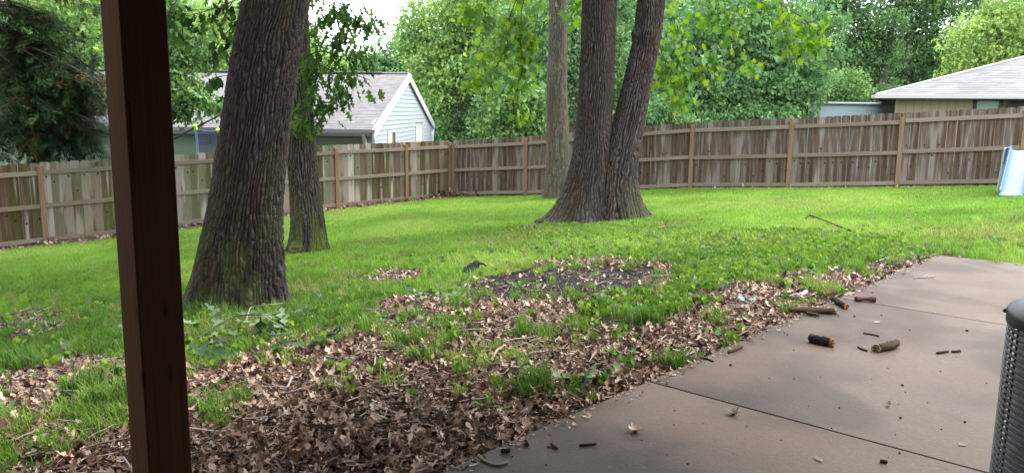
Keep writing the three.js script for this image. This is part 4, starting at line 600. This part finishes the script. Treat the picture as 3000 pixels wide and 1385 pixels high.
{
  const R = rng(101), g = thing('leaf_litter', 'carpet of dead brown leaves lying on the yard', null, V(0, 0, 0), null, 'stuff'), list = [];
  const drop = (x, z, up = 0.024, s = 1) => { const y = land(x, z) + 0.006 + up * Math.pow(R(), 1.5); const steep = R() < 0.28 ? 1.4 : 0.55, size = s * (0.022 + 0.072 * Math.pow(R(), 1.9)); list.push([trs(V(x, y, z), [-Math.PI / 2 + (R() - 0.5) * steep * 1.6, R() * 6.28, (R() - 0.5) * steep], size), Math.floor(R() * 997)]); };
  for (let i = 0; i < 420000; i++) {
    const d = 2.9 + 13 * Math.pow(R(), 1.3), x = (R() * 2 - 1) * (0.72 * d + 0.6), z = -d, c = cover(x, z); if (c.patio || TRUNKS[0](x, z)) continue;
    const keep = c.ash ? 0.05 : c.green ? 0.16 : c.litter ? (d < 6 ? 0.62 : 0.7) : c.thin ? 0.3 : d < 9 ? 0.004 : 0.0012; if (R() > keep) continue; drop(x, z);
  }
  for (let i = 0; i < 3600; i++) { const t = R() * 1.02, x = lerp(LF[0][0] - 2, LF[1][0] + 0.2, t), z = lerp(LF[0][1] + 1.9, LF[1][1], t), off = 0.05 + 0.95 * R() * R() * (0.4 + fbm(t * 12, 3)); const nx = -(LF[1][1] - LF[0][1]), nz = LF[1][0] - LF[0][0], L = Math.hypot(nx, nz); drop(x + nx / L * off * 1, z + nz / L * off, 0.1 * (1 - off), 1.9); }
  for (let i = 0; i < 900; i++) { const a = R(), r = Math.sqrt(-Math.log(1 - 0.95 * R())), p = corner.clone().add(V(-0.35 + (R() - 0.5) * 2.6 , 0, 0.35)), k = r * 0.22; const x = p.x + (R() - 0.5) * 0.5, z = p.z + k * 0.9 - 0.28 + Math.abs(x - corner.x) * (x < corner.x ? 0.55 : 0.25); drop(x, z, 0.24 * Math.max(0, 1 - Math.abs(x - corner.x) / 1.6), 2.0); }
  for (let i = 0; i < 500; i++) { const t = lerp(0.45, 1.1, R()), x = lerp(RF[0][0], RF[1][0], t), z = lerp(RF[0][1], RF[1][1], t) + 0.1 + 0.35 * R() * R(); drop(x, z, 0.05, 1.7); }
  for (const [u, v, n, w] of [[860, 925, 18, 0.35], [700, 935, 12, 0.3], [2360, 885, 16, 0.2]]) { const p = onLand(u, v); for (let i = 0; i < n; i++) drop(p.x + (R() - 0.5) * w, p.z + (R() - 0.5) * w, 0.02); }
  for (let i = 0; i < 420; i++) { const t = R() * 7.2, o = 0.14 * R() * R() * R(), p = house(t, o + 0.02); if (!inside(PATIO, p.x, p.z)) continue; list.push([trs(V(p.x, 0.006 + 0.008 * R(), p.z), [-Math.PI / 2 + (R() - 0.5) * 0.5, R() * 6.28, (R() - 0.5) * 0.4], 0.015 + 0.05 * R() * R()), Math.floor(R() * 997)]); }
  console.log('dead', list.length);
  leaves(g, list, DEAD, deadMats, 300, 'dead_leaf', 'leaf_bed');
}
{   // twigs and charcoal bits
  const R = rng(111), g = thing('twig_litter', 'thin dead twigs strewn among the leaves', null, V(0, 0, 0), null, 'stuff'), tg = [1, 2, 3].map((s) => { const Q = rng(s * 3), P = [0, 1, 2, 3].map((i) => V(i / 3 - 0.5, 0.03 * Q(), 0.12 * (Q() - 0.5))); return tube(P, [0.022, 0.012], 5, 0.4, s); }), lists = [[], [], []];
  for (let i = 0; i < 90000; i++) { const d = 3 + 9 * R(), x = (R() * 2 - 1) * (0.7 * d + 0.4), z = -d, c = cover(x, z); if (c.patio) continue; if (R() > (c.ash ? 0.035 : c.litter ? 0.11 : c.thin ? 0.16 : 0.003)) continue; const k = R(); lists[i % 3].push([trs(V(x, land(x, z) + 0.012 + 0.03 * R(), z), [(R() - 0.5) * 0.3, R() * 6.28, (R() - 0.5) * 0.4], 0.08 + 0.24 * R() * R()), k < 0.25 ? rgb(0.3, 0.26, 0.24) : k < 0.6 ? rgb(0.12, 0.085, 0.065) : rgb(0.05, 0.038, 0.032)]); }
  lists.forEach((l, i) => copies('twigs', tg[i], std(1, 1, 1, 0.9), g, l));
  const a = thing('ash_patch', 'grey-black patch of cold ash and charcoal in the middle of the yard', null, V(0, 0, 0), null, 'stuff'), bit = [1, 2].map((s) => { const q = new THREE.DodecahedronGeometry(0.5, 0); q.scale(1, 0.6, 0.7); return q; }), bl = [[], []];
  for (let i = 0; i < 5200; i++) { const x = ASH[0] + (R() * 2 - 1) * 1.8, z = ASH[1] + (R() * 2 - 1) * 2; if (ashAt(x, z) > 0.98) continue; const k = R(), s = 0.012 + 0.035 * R() * R(); bl[i % 2].push([trs(V(x, land(x, z) + s * 0.2, z), [R() * 3, R() * 6, R() * 3], s), k < 0.7 ? rgb(0.025, 0.024, 0.026) : k < 0.92 ? rgb(0.06, 0.056, 0.06) : rgb(0.13, 0.12, 0.12)]); }
  bl.forEach((l, i) => copies('charcoal', bit[i], std(1, 1, 1, 0.8), a, l));
}

// ------------------------------------------------------------------ single things on the ground
const barkDark = std(0.024, 0.019, 0.016, 0.95), barkBrown = std(0.05, 0.033, 0.021, 0.95), rawWood = std(0.2, 0.1, 0.04, 0.9), paleWood = std(0.2, 0.15, 0.095, 0.9);
function stick(name, label, pts, r, o = {}) {   // pts: pixels on the patio (or on the land with o.land)
  const P = pts.map(([u, v]) => { const p = o.land ? onLand(u, v) : onLevel(u, v, 0); return p.add(V(0, r * 0.92 + (o.up ?? 0), 0)); }), c = P[0].clone().lerp(P[P.length - 1], 0.5).setY(o.land ? P[0].y - r : 0), t = thing(name, label, o.category ?? 'stick', c, o.group);
  const Q = P.map((p) => p.clone().sub(c)); if (Q.length === 2) Q.splice(1, 0, Q[0].clone().lerp(Q[1], 0.5).add(V(0.1 * r, 0.1 * r, 0.5 * r)));
  const g = tube(Q, o.radii ? o.radii.map((k) => k * r) : [r, r * 0.96], r > 0.012 ? 18 : 7, r > 0.012 ? 0.5 : 0.4, o.seed ?? 3); part(o.bark ?? 'bark', g, o.mat ?? barkDark, t);
  const end = (k, mat) => {   // a splintered cup: jagged rim round a hollow
    const p = Q[k ? Q.length - 1 : 0], n = Q[k ? Q.length - 2 : 1], dir = p.clone().sub(n).normalize(), R = rng(o.seed ?? 5), u = V(0, 1, 0).cross(dir).normalize(), w = dir.clone().cross(u), pos = [], idx = [], m = 18;
    const ring = (rad, f) => { for (let i = 0; i < m; i++) { const a = i / m * 6.2832, q = p.clone().addScaledVector(u, Math.cos(a) * rad).addScaledVector(w, Math.sin(a) * rad).addScaledVector(dir, f(i, a)); pos.push(q.x, q.y, q.z); } };
    const jag = Array.from({ length: m }, (_, i) => r * (0.25 + 0.9 * R() * R() + (Math.sin(i / m * 6.28 + 4) > 0.2 ? 0.75 * R() : 0)));
    ring(r * 0.97, () => -r * 0.2); ring(r * 0.93, (i) => jag[i]); ring(r * 0.68, (i) => jag[i] * 0.75 - r * 0.1 * R()); ring(r * 0.4, () => r * (0.1 + 0.8 * R())); ring(r * 0.02, () => r * 0.35);
    for (let b = 0; b < 4; b++) for (let i = 0; i < m; i++) { const a0 = b * m + i, a1 = b * m + (i + 1) % m; idx.push(a0, a1, a0 + m, a1, a1 + m, a0 + m); }
    part('broken_end', meshOf(pos, idx).toNonIndexed(), mat, t).geometry.computeVertexNormals();
  };
  if (o.end1) end(1, o.end1); if (o.end0) end(0, o.end0);
  for (const [pp, rr] of o.stubs ?? []) { const S = pp.map(([u, v]) => (o.land ? onLand(u, v) : onLevel(u, v, 0)).add(V(0, rr, 0)).sub(c)); part('side_twig', tube(S, [rr, rr * 0.7], 7, 0.3, 4), o.mat ?? barkDark, t); }
  return t;
}
stick('broken_branch', 'longest broken branch lying across the patio edge, with a forked stub', [[2312, 916], [2370, 917], [2445, 919]], 0.024, { seed: 2, end1: paleWood, mat: barkBrown, radii: [0.75, 1.05, 1], stubs: [[[[2365, 922], [2401, 929]], 0.014]], category: 'branch' });
stick('broken_branch', 'broken branch piece pointing from the leaf edge onto the patio, orange broken end', [[2440, 882], [2480, 905]], 0.021, { seed: 3, end1: rawWood, category: 'branch' });
stick('bark_piece', 'curled dark bark strip lying along the far patio joint', [[2507, 882], [2540, 882], [2567, 884]], 0.021, { seed: 4, radii: [1, 0.7, 1.05], category: 'bark', mat: std(0.07, 0.035, 0.03, 0.9) });
stick('broken_branch', 'short thick dark branch piece on the patio with a bright orange splintered end', [[2374, 1000], [2435, 1014]], 0.028, { seed: 5, end1: rawWood, category: 'branch' });
stick('broken_branch', 'short thick brown branch piece with pale left end, right of the orange-ended one', [[2572, 1030], [2628, 1016]], 0.027, { seed: 6, end0: paleWood, mat: std(0.042, 0.032, 0.017, 0.95), category: 'branch' });
const TW = (l, p, r, o) => stick('twig', l, p, r, { category: 'twig', ...o });
TW('thin dark twig between the two short branch pieces, nearer the joint', [[2531, 977], [2555, 981], [2577, 986]], 0.005, { seed: 1 });
TW('thin bent twig just left of the pale-ended branch piece', [[2515, 1018], [2527, 1025], [2543, 1030]], 0.006, { seed: 2 });
TW('left one of two dark twigs in line on the open patio near the air conditioner', [[2746, 1037], [2779, 1032]], 0.008, { seed: 3 });
TW('right one of two dark twigs in line on the open patio near the air conditioner', [[2790, 1033], [2815, 1031]], 0.008, { seed: 4 });
TW('grey branching twig on the far slab of the patio', [[2677, 815], [2705, 814], [2742, 810]], 0.006, { seed: 5, mat: std(0.2, 0.18, 0.17), stubs: [[[[2705, 814], [2722, 803]], 0.004], [[[2712, 813], [2738, 817]], 0.003]] });
TW('short straight brown twig with a pale end in the nearest part of the patio', [[1698, 1307], [1746, 1302]], 0.006, { seed: 6, mat: barkBrown });
TW('long curved pale twig at the near patio edge', [[1402, 1336], [1425, 1356], [1458, 1366], [1486, 1357]], 0.006, { seed: 7, mat: std(0.2, 0.155, 0.12) });
TW('stubby brown twig near the patio edge below the grass tufts', [[2135, 1035], [2175, 1019]], 0.010, { seed: 8, mat: barkBrown });
TW('thin forked twig lying on the patio edge beside the grass tufts', [[2050, 1050], [2072, 1053], [2090, 1060]], 0.005, { seed: 9 });
TW('small thin twig low on the right part of the near slab', [[2580, 1354], [2600, 1357]], 0.008, { seed: 10, mat: barkBrown });
TW('short dark twig beside the acorn on the nearest corner of the patio', [[1616, 1304], [1632, 1317]], 0.007, { seed: 11, mat: barkBrown });
TW('dark flat bark chip close to the long curved twig', [[1468, 1326], [1493, 1324]], 0.01, { seed: 12 });
TW('long bare twig arching in the bright grass between two-stemmed tree and slide', [[2362, 652], [2372, 643], [2410, 656], [2455, 676], [2492, 690]], 0.012, { seed: 13, land: true, up: 0.06 });
TW('dark bare twig standing in the weeds beside the far patio corner', [[2425, 792], [2450, 765], [2470, 735]], 0.009, { seed: 14, land: true, up: 0.06, stubs: [[[[2500, 760], [2508, 720]], 0.008]] });
TW('black stick lying at the back edge of the bare patch', [[1985, 770], [2010, 772], [2055, 774]], 0.02, { seed: 15, land: true });
TW('crooked stick on the far left rim of the ash patch', [[1500, 812], [1545, 800], [1585, 778]], 0.014, { seed: 16, land: true, up: 0.03 });
TW('pale stick leaning by the grass left of the ash patch', [[1040, 950], [1095, 925]], 0.01, { seed: 17, land: true, mat: std(0.22, 0.18, 0.14), up: 0.02 });
TW('short white dead stick upright among the leaves near the patio', [[1190, 1192], [1192, 1160]], 0.006, { seed: 18, land: true, mat: std(0.4, 0.37, 0.34), up: 0.02 });
TW('grey stub of wood among the leaves by the upper patio edge', [[2335, 880], [2368, 864]], 0.018, { seed: 19, land: true, mat: std(0.26, 0.26, 0.28), up: 0.02 });
TW('pale split stick among leaves in the middle of the leaf bed', [[1440, 1070], [1455, 1040], [1480, 1025]], 0.009, { seed: 20, land: true, mat: std(0.28, 0.22, 0.17), up: 0.02 });
// bits on the concrete: acorns, crumbs and stray leaves
const nut = (() => { const g = new THREE.IcosahedronGeometry(1, 1), p = g.attributes.position; for (let i = 0; i < p.count; i++) { const k = 1 + 0.3 * (hash(Math.round(p.getX(i) * 9), Math.round(p.getY(i) * 9 + p.getZ(i) * 50)) - 0.5); p.setXYZ(i, p.getX(i) * k * 1.2, p.getY(i) * k * 0.75, p.getZ(i) * k); } g.computeVertexNormals(); return g; })();
{
  const first = { o: null };
  const lab = 'small dark acorn-like crumb lying on the bare concrete patio', grp = 'dark crumbs scattered on the patio', mats = [std(0.03, 0.024, 0.02, 0.8), std(0.09, 0.06, 0.045, 0.8), std(0.18, 0.165, 0.15, 0.8)];
  const spots = [[1607, 1310, 9, 1], [2142, 1071, 9, 0], [2835, 970, 8, 0], [2645, 1130, 8, 0], [2654, 1150, 4, 0], [2829, 1237, 8, 0], [2255, 1109, 4, 0], [2327, 1110, 4, 1], [2309, 981, 5, 1], [2299, 975, 4, 0], [2505, 927, 6, 0], [2458, 925, 5, 1], [2584, 924, 5, 0], [2667, 967, 4, 0], [2640, 1225, 9, 1], [2440, 1027, 4, 0], [2327, 1026, 4, 1], [1500, 1337, 7, 1], [1600, 1362, 7, 1], [1975, 1245, 4, 0], [2016, 1360, 6, 0], [2637, 1328, 7, 0], [2604, 1340, 3, 0], [1954, 1332, 5, 1], [2438, 1255, 5, 0], [2460, 1195, 4, 0], [2634, 1185, 3, 0], [2760, 1258, 5, 0], [2625, 1274, 4, 0], [2460, 1193, 3, 0], [2892, 1123, 5, 1], [2405, 1105, 4, 1], [2757, 1088, 6, 2], [2804, 1045, 5, 2], [2603, 1078, 4, 2], [1977, 1202, 5, 2], [2189, 1248, 5, 2], [1595, 1255, 6, 2], [2537, 967, 4, 2], [2060, 1240, 4, 1], [1880, 1290, 4, 0], [2290, 1290, 4, 1], [2090, 1180, 3, 0], [2370, 1190, 3, 0], [2150, 1330, 3, 1], [2720, 1180, 4, 0], [2555, 1110, 3, 1]];
  const geoCopy = [];
  spots.forEach(([u, v, px, k], i) => { const p = onLevel(u, v, 0), s = px / 2 * -p.z / F, o = part('crumb', nut, mats[k], scene, p.add(V(0, s * 0.65, 0)), [0, i, 0], [s, s, s]); o.name = numbered('crumb'); tag(o, k === 2 ? 'tiny pale chip lying on the bare concrete patio' : lab, 'crumb', k === 2 ? 'pale chips scattered on the patio' : grp); });
  const stray = (u, v, size, geo, mat, label, yaw) => { const p = onLevel(u, v, 0), o = part('fallen_leaf', geo, mat, scene, p.add(V(0, size * 0.12, 0)), null, [size, size, size]); o.name = numbered('fallen_leaf'); o.rotation.set(-Math.PI / 2 + 0.12, 0, yaw); tag(o, label, 'leaf'); };
  stray(1850, 1268, 0.07, DEADP[0], deadMats[3], 'light tan curled dead leaf lying alone on the near slab', -1.0);
  stray(1735, 1222, 0.045, DEAD[1], deadMats[0], 'small tan leaf scrap on the near slab just inside its edge', 0.4);
  stray(2603, 1195, 0.06, DEAD[2], std(0.1, 0.075, 0.08), 'dark folded leaf on the middle slab left of the air conditioner', -0.5);
  stray(2810, 1306, 0.05, PLAIN[0], std(0.2, 0.19, 0.15), 'pale flat leaf on the patio close to the joint by the air conditioner', -1.2);
  stray(2560, 946, 0.055, PLAIN[1], std(0.22, 0.2, 0.18), 'pale curled leaf on the patio above the thin dark twig', -1.3);
  stray(2140, 1217, 0.06, DEADP[1], std(0.14, 0.13, 0.12), 'faint grey leaf pressed on the slab below the long joint', -1.0);
  stray(2410, 1355, 0.05, PLAIN[0], std(0.16, 0.16, 0.16), 'whitish leaf fleck at the bottom of the near slab', 0.2);
}
// fallen green leaves
const under = [leafy(0.12, 0.18, 0.09, 0.25), leafy(0.085, 0.135, 0.07, 0.25), leafy(0.17, 0.23, 0.135, 0.25)], upper = [leafy(0.02, 0.055, 0.018, 0.25, 0.45), leafy(0.03, 0.075, 0.02, 0.25, 0.45)];
{
  const c = onLand(740, 1010), t = thing('fallen_branch', 'fresh fallen oak branch with large pale and dark green leaves at the leaf-litter edge', 'branch', c), R = rng(5), big = [21, 22, 23].map((s) => oakLeaf(s, 3, 14, 0.28, 0.22)), L = (u, v, up) => onLand(u, v).add(V(0, up + 0.05, 0)).sub(c);
  const stem = std(0.16, 0.19, 0.1, 0.8);
  part('stem', tube([L(580, 1020, 0.03), L(640, 1000, 0.08), L(690, 985, 0.11), L(770, 985, 0.12)], [0.008, 0.006], 6), std(0.05, 0.07, 0.045), t);
  part('stem', tube([L(722, 985, 0.06), L(728, 962, 0.08), L(740, 952, 0.11), L(790, 950, 0.12), L(830, 938, 0.1)], [0.007, 0.004], 6), stem, t);
  part('stem', tube([L(770, 985, 0.12), L(800, 1000, 0.1), L(860, 1020, 0.05)], [0.006, 0.004], 6), stem, t);
  const put = (u, v, up, size, mats, pitch, yaw, roll = 0) => { const p = L(u, v, up), o = part('leaf', big[Math.floor(R() * 3)], mats[Math.floor(R() * mats.length)], t, p, null, [size, size, size]); o.rotation.set(pitch, yaw, roll, 'YXZ'); };
  for (const [u, v, up, s, yaw, k] of [[650, 965, 0.1, 0.16, 1.2, 0], [690, 968, 0.1, 0.2, -1.4, 0], [680, 985, 0.1, 0.18, 2.6, 0], [640, 1000, 0.06, 0.17, 0.8, 0], [600, 1025, 0.04, 0.2, -1.2, 0], [620, 1035, 0.05, 0.17, -2.2, 0], [580, 985, 0.06, 0.16, 1.6, 0], [560, 1010, 0.05, 0.17, 2.2, 0], [760, 985, 0.12, 0.22, -1.9, 0], [780, 985, 0.12, 0.2, -2.3, 0], [745, 990, 0.08, 0.18, 2.0, 0], [720, 1000, 0.06, 0.17, -1.0, 0], [850, 960, 0.08, 0.2, -1.2, 0], [820, 975, 0.07, 0.18, 1.5, 0], [890, 965, 0.07, 0.2, -1.9, 0], [610, 965, 0.07, 0.15, -0.6, 0], [700, 1020, 0.05, 0.16, 1.1, 0], [800, 1000, 0.08, 0.18, -2.6, 0], [835, 990, 0.05, 0.17, 0.6, 0], [740, 1010, 0.03, 0.16, -2.8, 0], [770, 1055, 0.03, 0.24, -1.4, 1], [700, 1072, 0.03, 0.24, 1.5, 1], [840, 1040, 0.03, 0.26, -1.3, 1], [900, 1035, 0.04, 0.24, -1.1, 1], [860, 1020, 0.05, 0.2, 1.9, 1], [640, 1085, 0.03, 0.2, 1.2, 1], [580, 1050, 0.04, 0.2, -1, 1], [940, 1025, 0.04, 0.2, -1.5, 1]]) put(u, v, up, s, k ? upper : under, -Math.PI / 2 + 0.25 + 0.7 * (R() - 0.5), yaw, (R() - 0.5) * 0.8);
  put(765, 995, 0.13, 0.2, upper, Math.PI + 0.1, 0.2); put(800, 995, 0.12, 0.19, upper, Math.PI - 0.2, -0.4); put(825, 985, 0.12, 0.16, upper, Math.PI, 0.5);
  const bunch = (u, v, n, w, size, label, mats, name = 'green_leaves') => { const c2 = onLand(u, v), q = thing(name, label, 'leaves', c2), Q = rng(u); for (let i = 0; i < n; i++) { const a = i / n * 6.28 + Q(), o = part('leaf', big[i % 3], mats[i % mats.length], q, V(Math.cos(a) * w * 0.3, 0.05 + 0.05 * Q(), Math.sin(a) * w * 0.3), null, [size, size, size]); o.rotation.set(-Math.PI / 2 + 0.2 + 0.5 * (Q() - 0.5), a - 1.57 + (Q() - 0.5), (Q() - 0.5) * 0.7, 'YXZ'); } part('stalk', tube([V(-w * 0.3, 0.04, 0), V(0, 0.06, 0.01), V(w * 0.3, 0.04, 0.02)], [0.004, 0.003], 5), stem, q); return q; };
  bunch(1265, 893, 7, 0.3, 0.2, 'bunch of pale grey-green fallen leaves left of the bare soil strip', [...under, upper[0]]);
  bunch(1690, 1150, 6, 0.22, 0.13, 'limp pale grey-green leaves drooping beside the near patio edge', under);
  bunch(2180, 905, 4, 0.14, 0.11, 'small blue-green leaves on the brown litter by the upper patio edge', [leafy(0.2, 0.29, 0.27, 0.2)]);
  bunch(1820, 1078, 5, 0.14, 0.075, 'bright green broad-leaved weed by the near patio joint', [leafy(0.1, 0.22, 0.03, 0.45)], 'weed_plant');
  bunch(2097, 998, 6, 0.16, 0.085, 'leafy green weed sprouting at the patio edge above the stubby twig', [leafy(0.07, 0.18, 0.03, 0.45)], 'weed_plant');
  bunch(1445, 1232, 4, 0.12, 0.07, 'tiny green seedling among dead leaves near the bottom patio edge', [leafy(0.1, 0.23, 0.035, 0.45)], 'weed_plant');
  bunch(1535, 862, 6, 0.2, 0.12, 'row of green leaves sprouting on the near rim of the ash patch', [leafy(0.09, 0.21, 0.04, 0.45)], 'weed_plant');
  bunch(960, 1160, 4, 0.1, 0.06, 'small green seedling alone in the brown leaves right of the post', [leafy(0.1, 0.2, 0.035, 0.45)], 'weed_plant');
  bunch(2075, 745, 4, 0.2, 0.15, 'dark curled leaves lying in the grass behind the black stick', [upper[0], under[0]], 'green_leaves');
}
{   // charred chunk by the ash patch
  const c = onLand(1390, 806), t = thing('charred_log', 'jagged black charred piece of wood jutting up at the left end of the ash patch', 'charred wood', c), m = std(0.008, 0.008, 0.009, 0.7);
  const a = tube([V(-0.1, 0.02, 0.02), V(-0.03, 0.08, 0), V(0.05, 0.17, -0.02)], [0.055, 0.07, 0.028], 9, 0.7, 4); part('charred_chunk', a, m, t);
  part('side_splinter', tube([V(0.03, 0.14, 0), V(0.09, 0.145, 0), V(0.15, 0.11, 0)], [0.02, 0.008], 6, 0.5), m, t); part('charred_foot', tube([V(-0.08, 0.0, 0.04), V(0.04, 0.02, 0.04), V(0.12, 0.01, 0.03)], [0.04, 0.03], 7, 0.6), m, t);
}

// ------------------------------------------------------------------ slide
{
  const c = onLand(2960, 583), d = -c.z, t = thing('slide', 'light blue plastic toddler slide standing on the lawn by the right fence', 'slide', c), m = new THREE.MeshPhysicalMaterial({ color: rgb(0.022, 0.075, 0.15), roughness: 0.55, side: THREE.DoubleSide, clearcoat: 0.2 }), m2 = std(0.05, 0.12, 0.26, 0.5), m3 = std(0.25, 0.32, 0.36, 0.5);
  const k = d / F, rows = 18, prof = [[-0.5, 0.0], [-0.5, 0.115], [-0.475, 0.135], [-0.44, 0.125], [-0.42, 0.09], [-0.4, 0.015], [-0.2, 0], [0, -0.004], [0.2, 0], [0.4, 0.015], [0.42, 0.09], [0.44, 0.125], [0.475, 0.135], [0.5, 0.115], [0.5, 0.0]], pos = [], idx = [];
  const spine = (s) => V(lerp(0.02, 0.74, s), 0.085 + 0.8 * (s < 0.12 ? s * s * 3 : s - 0.077 - 0 ) * 1.08, -0.95 * s);
  for (let j = 0; j <= rows; j++) { const s = j / rows, p = spine(s), w = lerp(0.56, 0.56, s); prof.forEach(([x, h]) => pos.push(p.x + x * w, p.y + h * 0.72, p.z + h * 0.45)); if (j < rows) for (let i = 0; i < 14; i++) { const a = j * 15 + i; idx.push(a, a + 1, a + 15, a + 1, a + 16, a + 15); } }
  part('chute', meshOf(pos, idx), m, t); part('front_lip', tube([V(-0.235, 0.075, 0.0), V(-0.18, 0.066, 0.02), V(0.18, 0.066, 0.02), V(0.235, 0.075, 0.0)], [0.022, 0.022], 8), m2, t);
  for (const s of [-1, 1]) { part('leg', new RoundedBoxGeometry(0.035, 0.1, 0.04, 2, 0.01), m3, t, V(s * 0.2, 0.03, -0.03)); part('handrail', tube([V(0.82 + s * 0.272, 0.62, -0.75), V(0.82 + s * 0.273, 0.8, -0.92), V(0.82 + s * 0.273, 0.92, -1.02), V(0.82 + s * 0.272, 0.9, -1.12), V(0.82 + s * 0.272, 0.6, -1.16)], [0.024, 0.024], 10), m, t); part('ladder_side', new RoundedBoxGeometry(0.06, 0.95, 0.05, 2, 0.01), m3, t, V(0.82 + s * 0.25, 0.45, -1.25), [0.12, 0, 0]); }
  for (const y of [0.25, 0.5, 0.75]) part('step', new RoundedBoxGeometry(0.4, 0.04, 0.1, 2, 0.01), m3, t, V(0.82, y, -1.24)); part('platform', new RoundedBoxGeometry(0.44, 0.04, 0.28, 2, 0.01), m, t, V(0.82, 0.84, -1.08));
}
// ------------------------------------------------------------------ air conditioner
{
  const R0 = 0.37, c = V(2.17, 0, -2.652), t = thing('air_conditioner', 'round dark green air conditioner with wire louvre rings standing on the patio', 'air conditioner', c), green = std(0.018, 0.028, 0.026, 0.5, { metalness: 0.25 }), H = 0.83;
  const fins = texture(512, 256, (u, v) => { const a = Math.sin((u * 90 + 0.6 * noise(u * 60, v * 40)) * 6.2832), b = noise(u * 160, v * 70); return 0.5 + 0.3 * a + 0.4 * (b - 0.5); });
  fins.repeat.set(3, 5);
  const coil = new THREE.MeshStandardMaterial({ color: rgb(0.4, 0.43, 0.44), metalness: 0.9, roughness: 0.34, bumpMap: fins, bumpScale: 0.006, side: THREE.DoubleSide });
  part('coil', new THREE.CylinderGeometry(R0 - 0.03, R0 - 0.03, H - 0.11, 96, 1, true), coil, t, V(0, 0.05 + (H - 0.11) / 2, 0));
  part('base_pan', new THREE.CylinderGeometry(R0 + 0.01, R0 + 0.02, 0.07, 72), green, t, V(0, 0.035, 0));
  const ring = new THREE.TorusGeometry(R0, 0.0052, 7, 110); ring.rotateX(Math.PI / 2);
  for (let y = 0.09; y < H - 0.065; y += 0.0232) part('louvre_ring', ring, green, t, V(0, y, 0), null, [1, 1, 1]);
  for (let i = 0; i < 10; i++) { const a = i / 10 * 6.283 + 0.2; part('upright_wire', new THREE.CylinderGeometry(0.004, 0.004, H - 0.14, 6), green, t, V(Math.cos(a) * (R0 - 0.008), 0.06 + (H - 0.14) / 2, Math.sin(a) * (R0 - 0.008))); }
  part('cap', new THREE.LatheGeometry([[R0 - 0.02, 0.025], [R0 + 0.01, 0.025], [R0 + 0.011, 0.062], [R0 + 0.005, 0.072], [R0 - 0.025, 0.09], [R0 - 0.06, 0.1], [R0 - 0.1, 0.104], [R0 - 0.105, 0.09]].map((p) => new THREE.Vector2(...p)), 96), green, t, V(0, H - 0.1, 0));
  for (let i = 0; i < 7; i++) { const g = new THREE.TorusGeometry(0.05 + i * 0.037, 0.004, 6, 72); g.rotateX(Math.PI / 2); part('grille_ring', g, green, t, V(0, H + 0.004, 0)); }
  for (let i = 0; i < 4; i++) { const g = new THREE.CylinderGeometry(0.005, 0.005, 2 * (R0 - 0.1), 6); g.rotateX(Math.PI / 2); part('grille_bar', g, green, t, V(0, H - 0.004, 0), [0, i * 0.785, 0]); }
  part('fan_blade', box(0.5, 0.01, 0.1), dark, t, V(0, H - 0.08, 0), [0.3, 0.4, 0]); part('fan_blade', box(0.5, 0.01, 0.1), dark, t, V(0, H - 0.08, 0), [0.3, 1.97, 0]);
  for (let i = 0; i < 6; i++) part('screw', new THREE.SphereGeometry(0.008, 8, 6), green, t, V(Math.cos(i * 1.047 + 0.6) * (R0 + 0.014), H - 0.05, Math.sin(i * 1.047 + 0.6) * (R0 + 0.014)));
}
renderer.render(scene, camera);
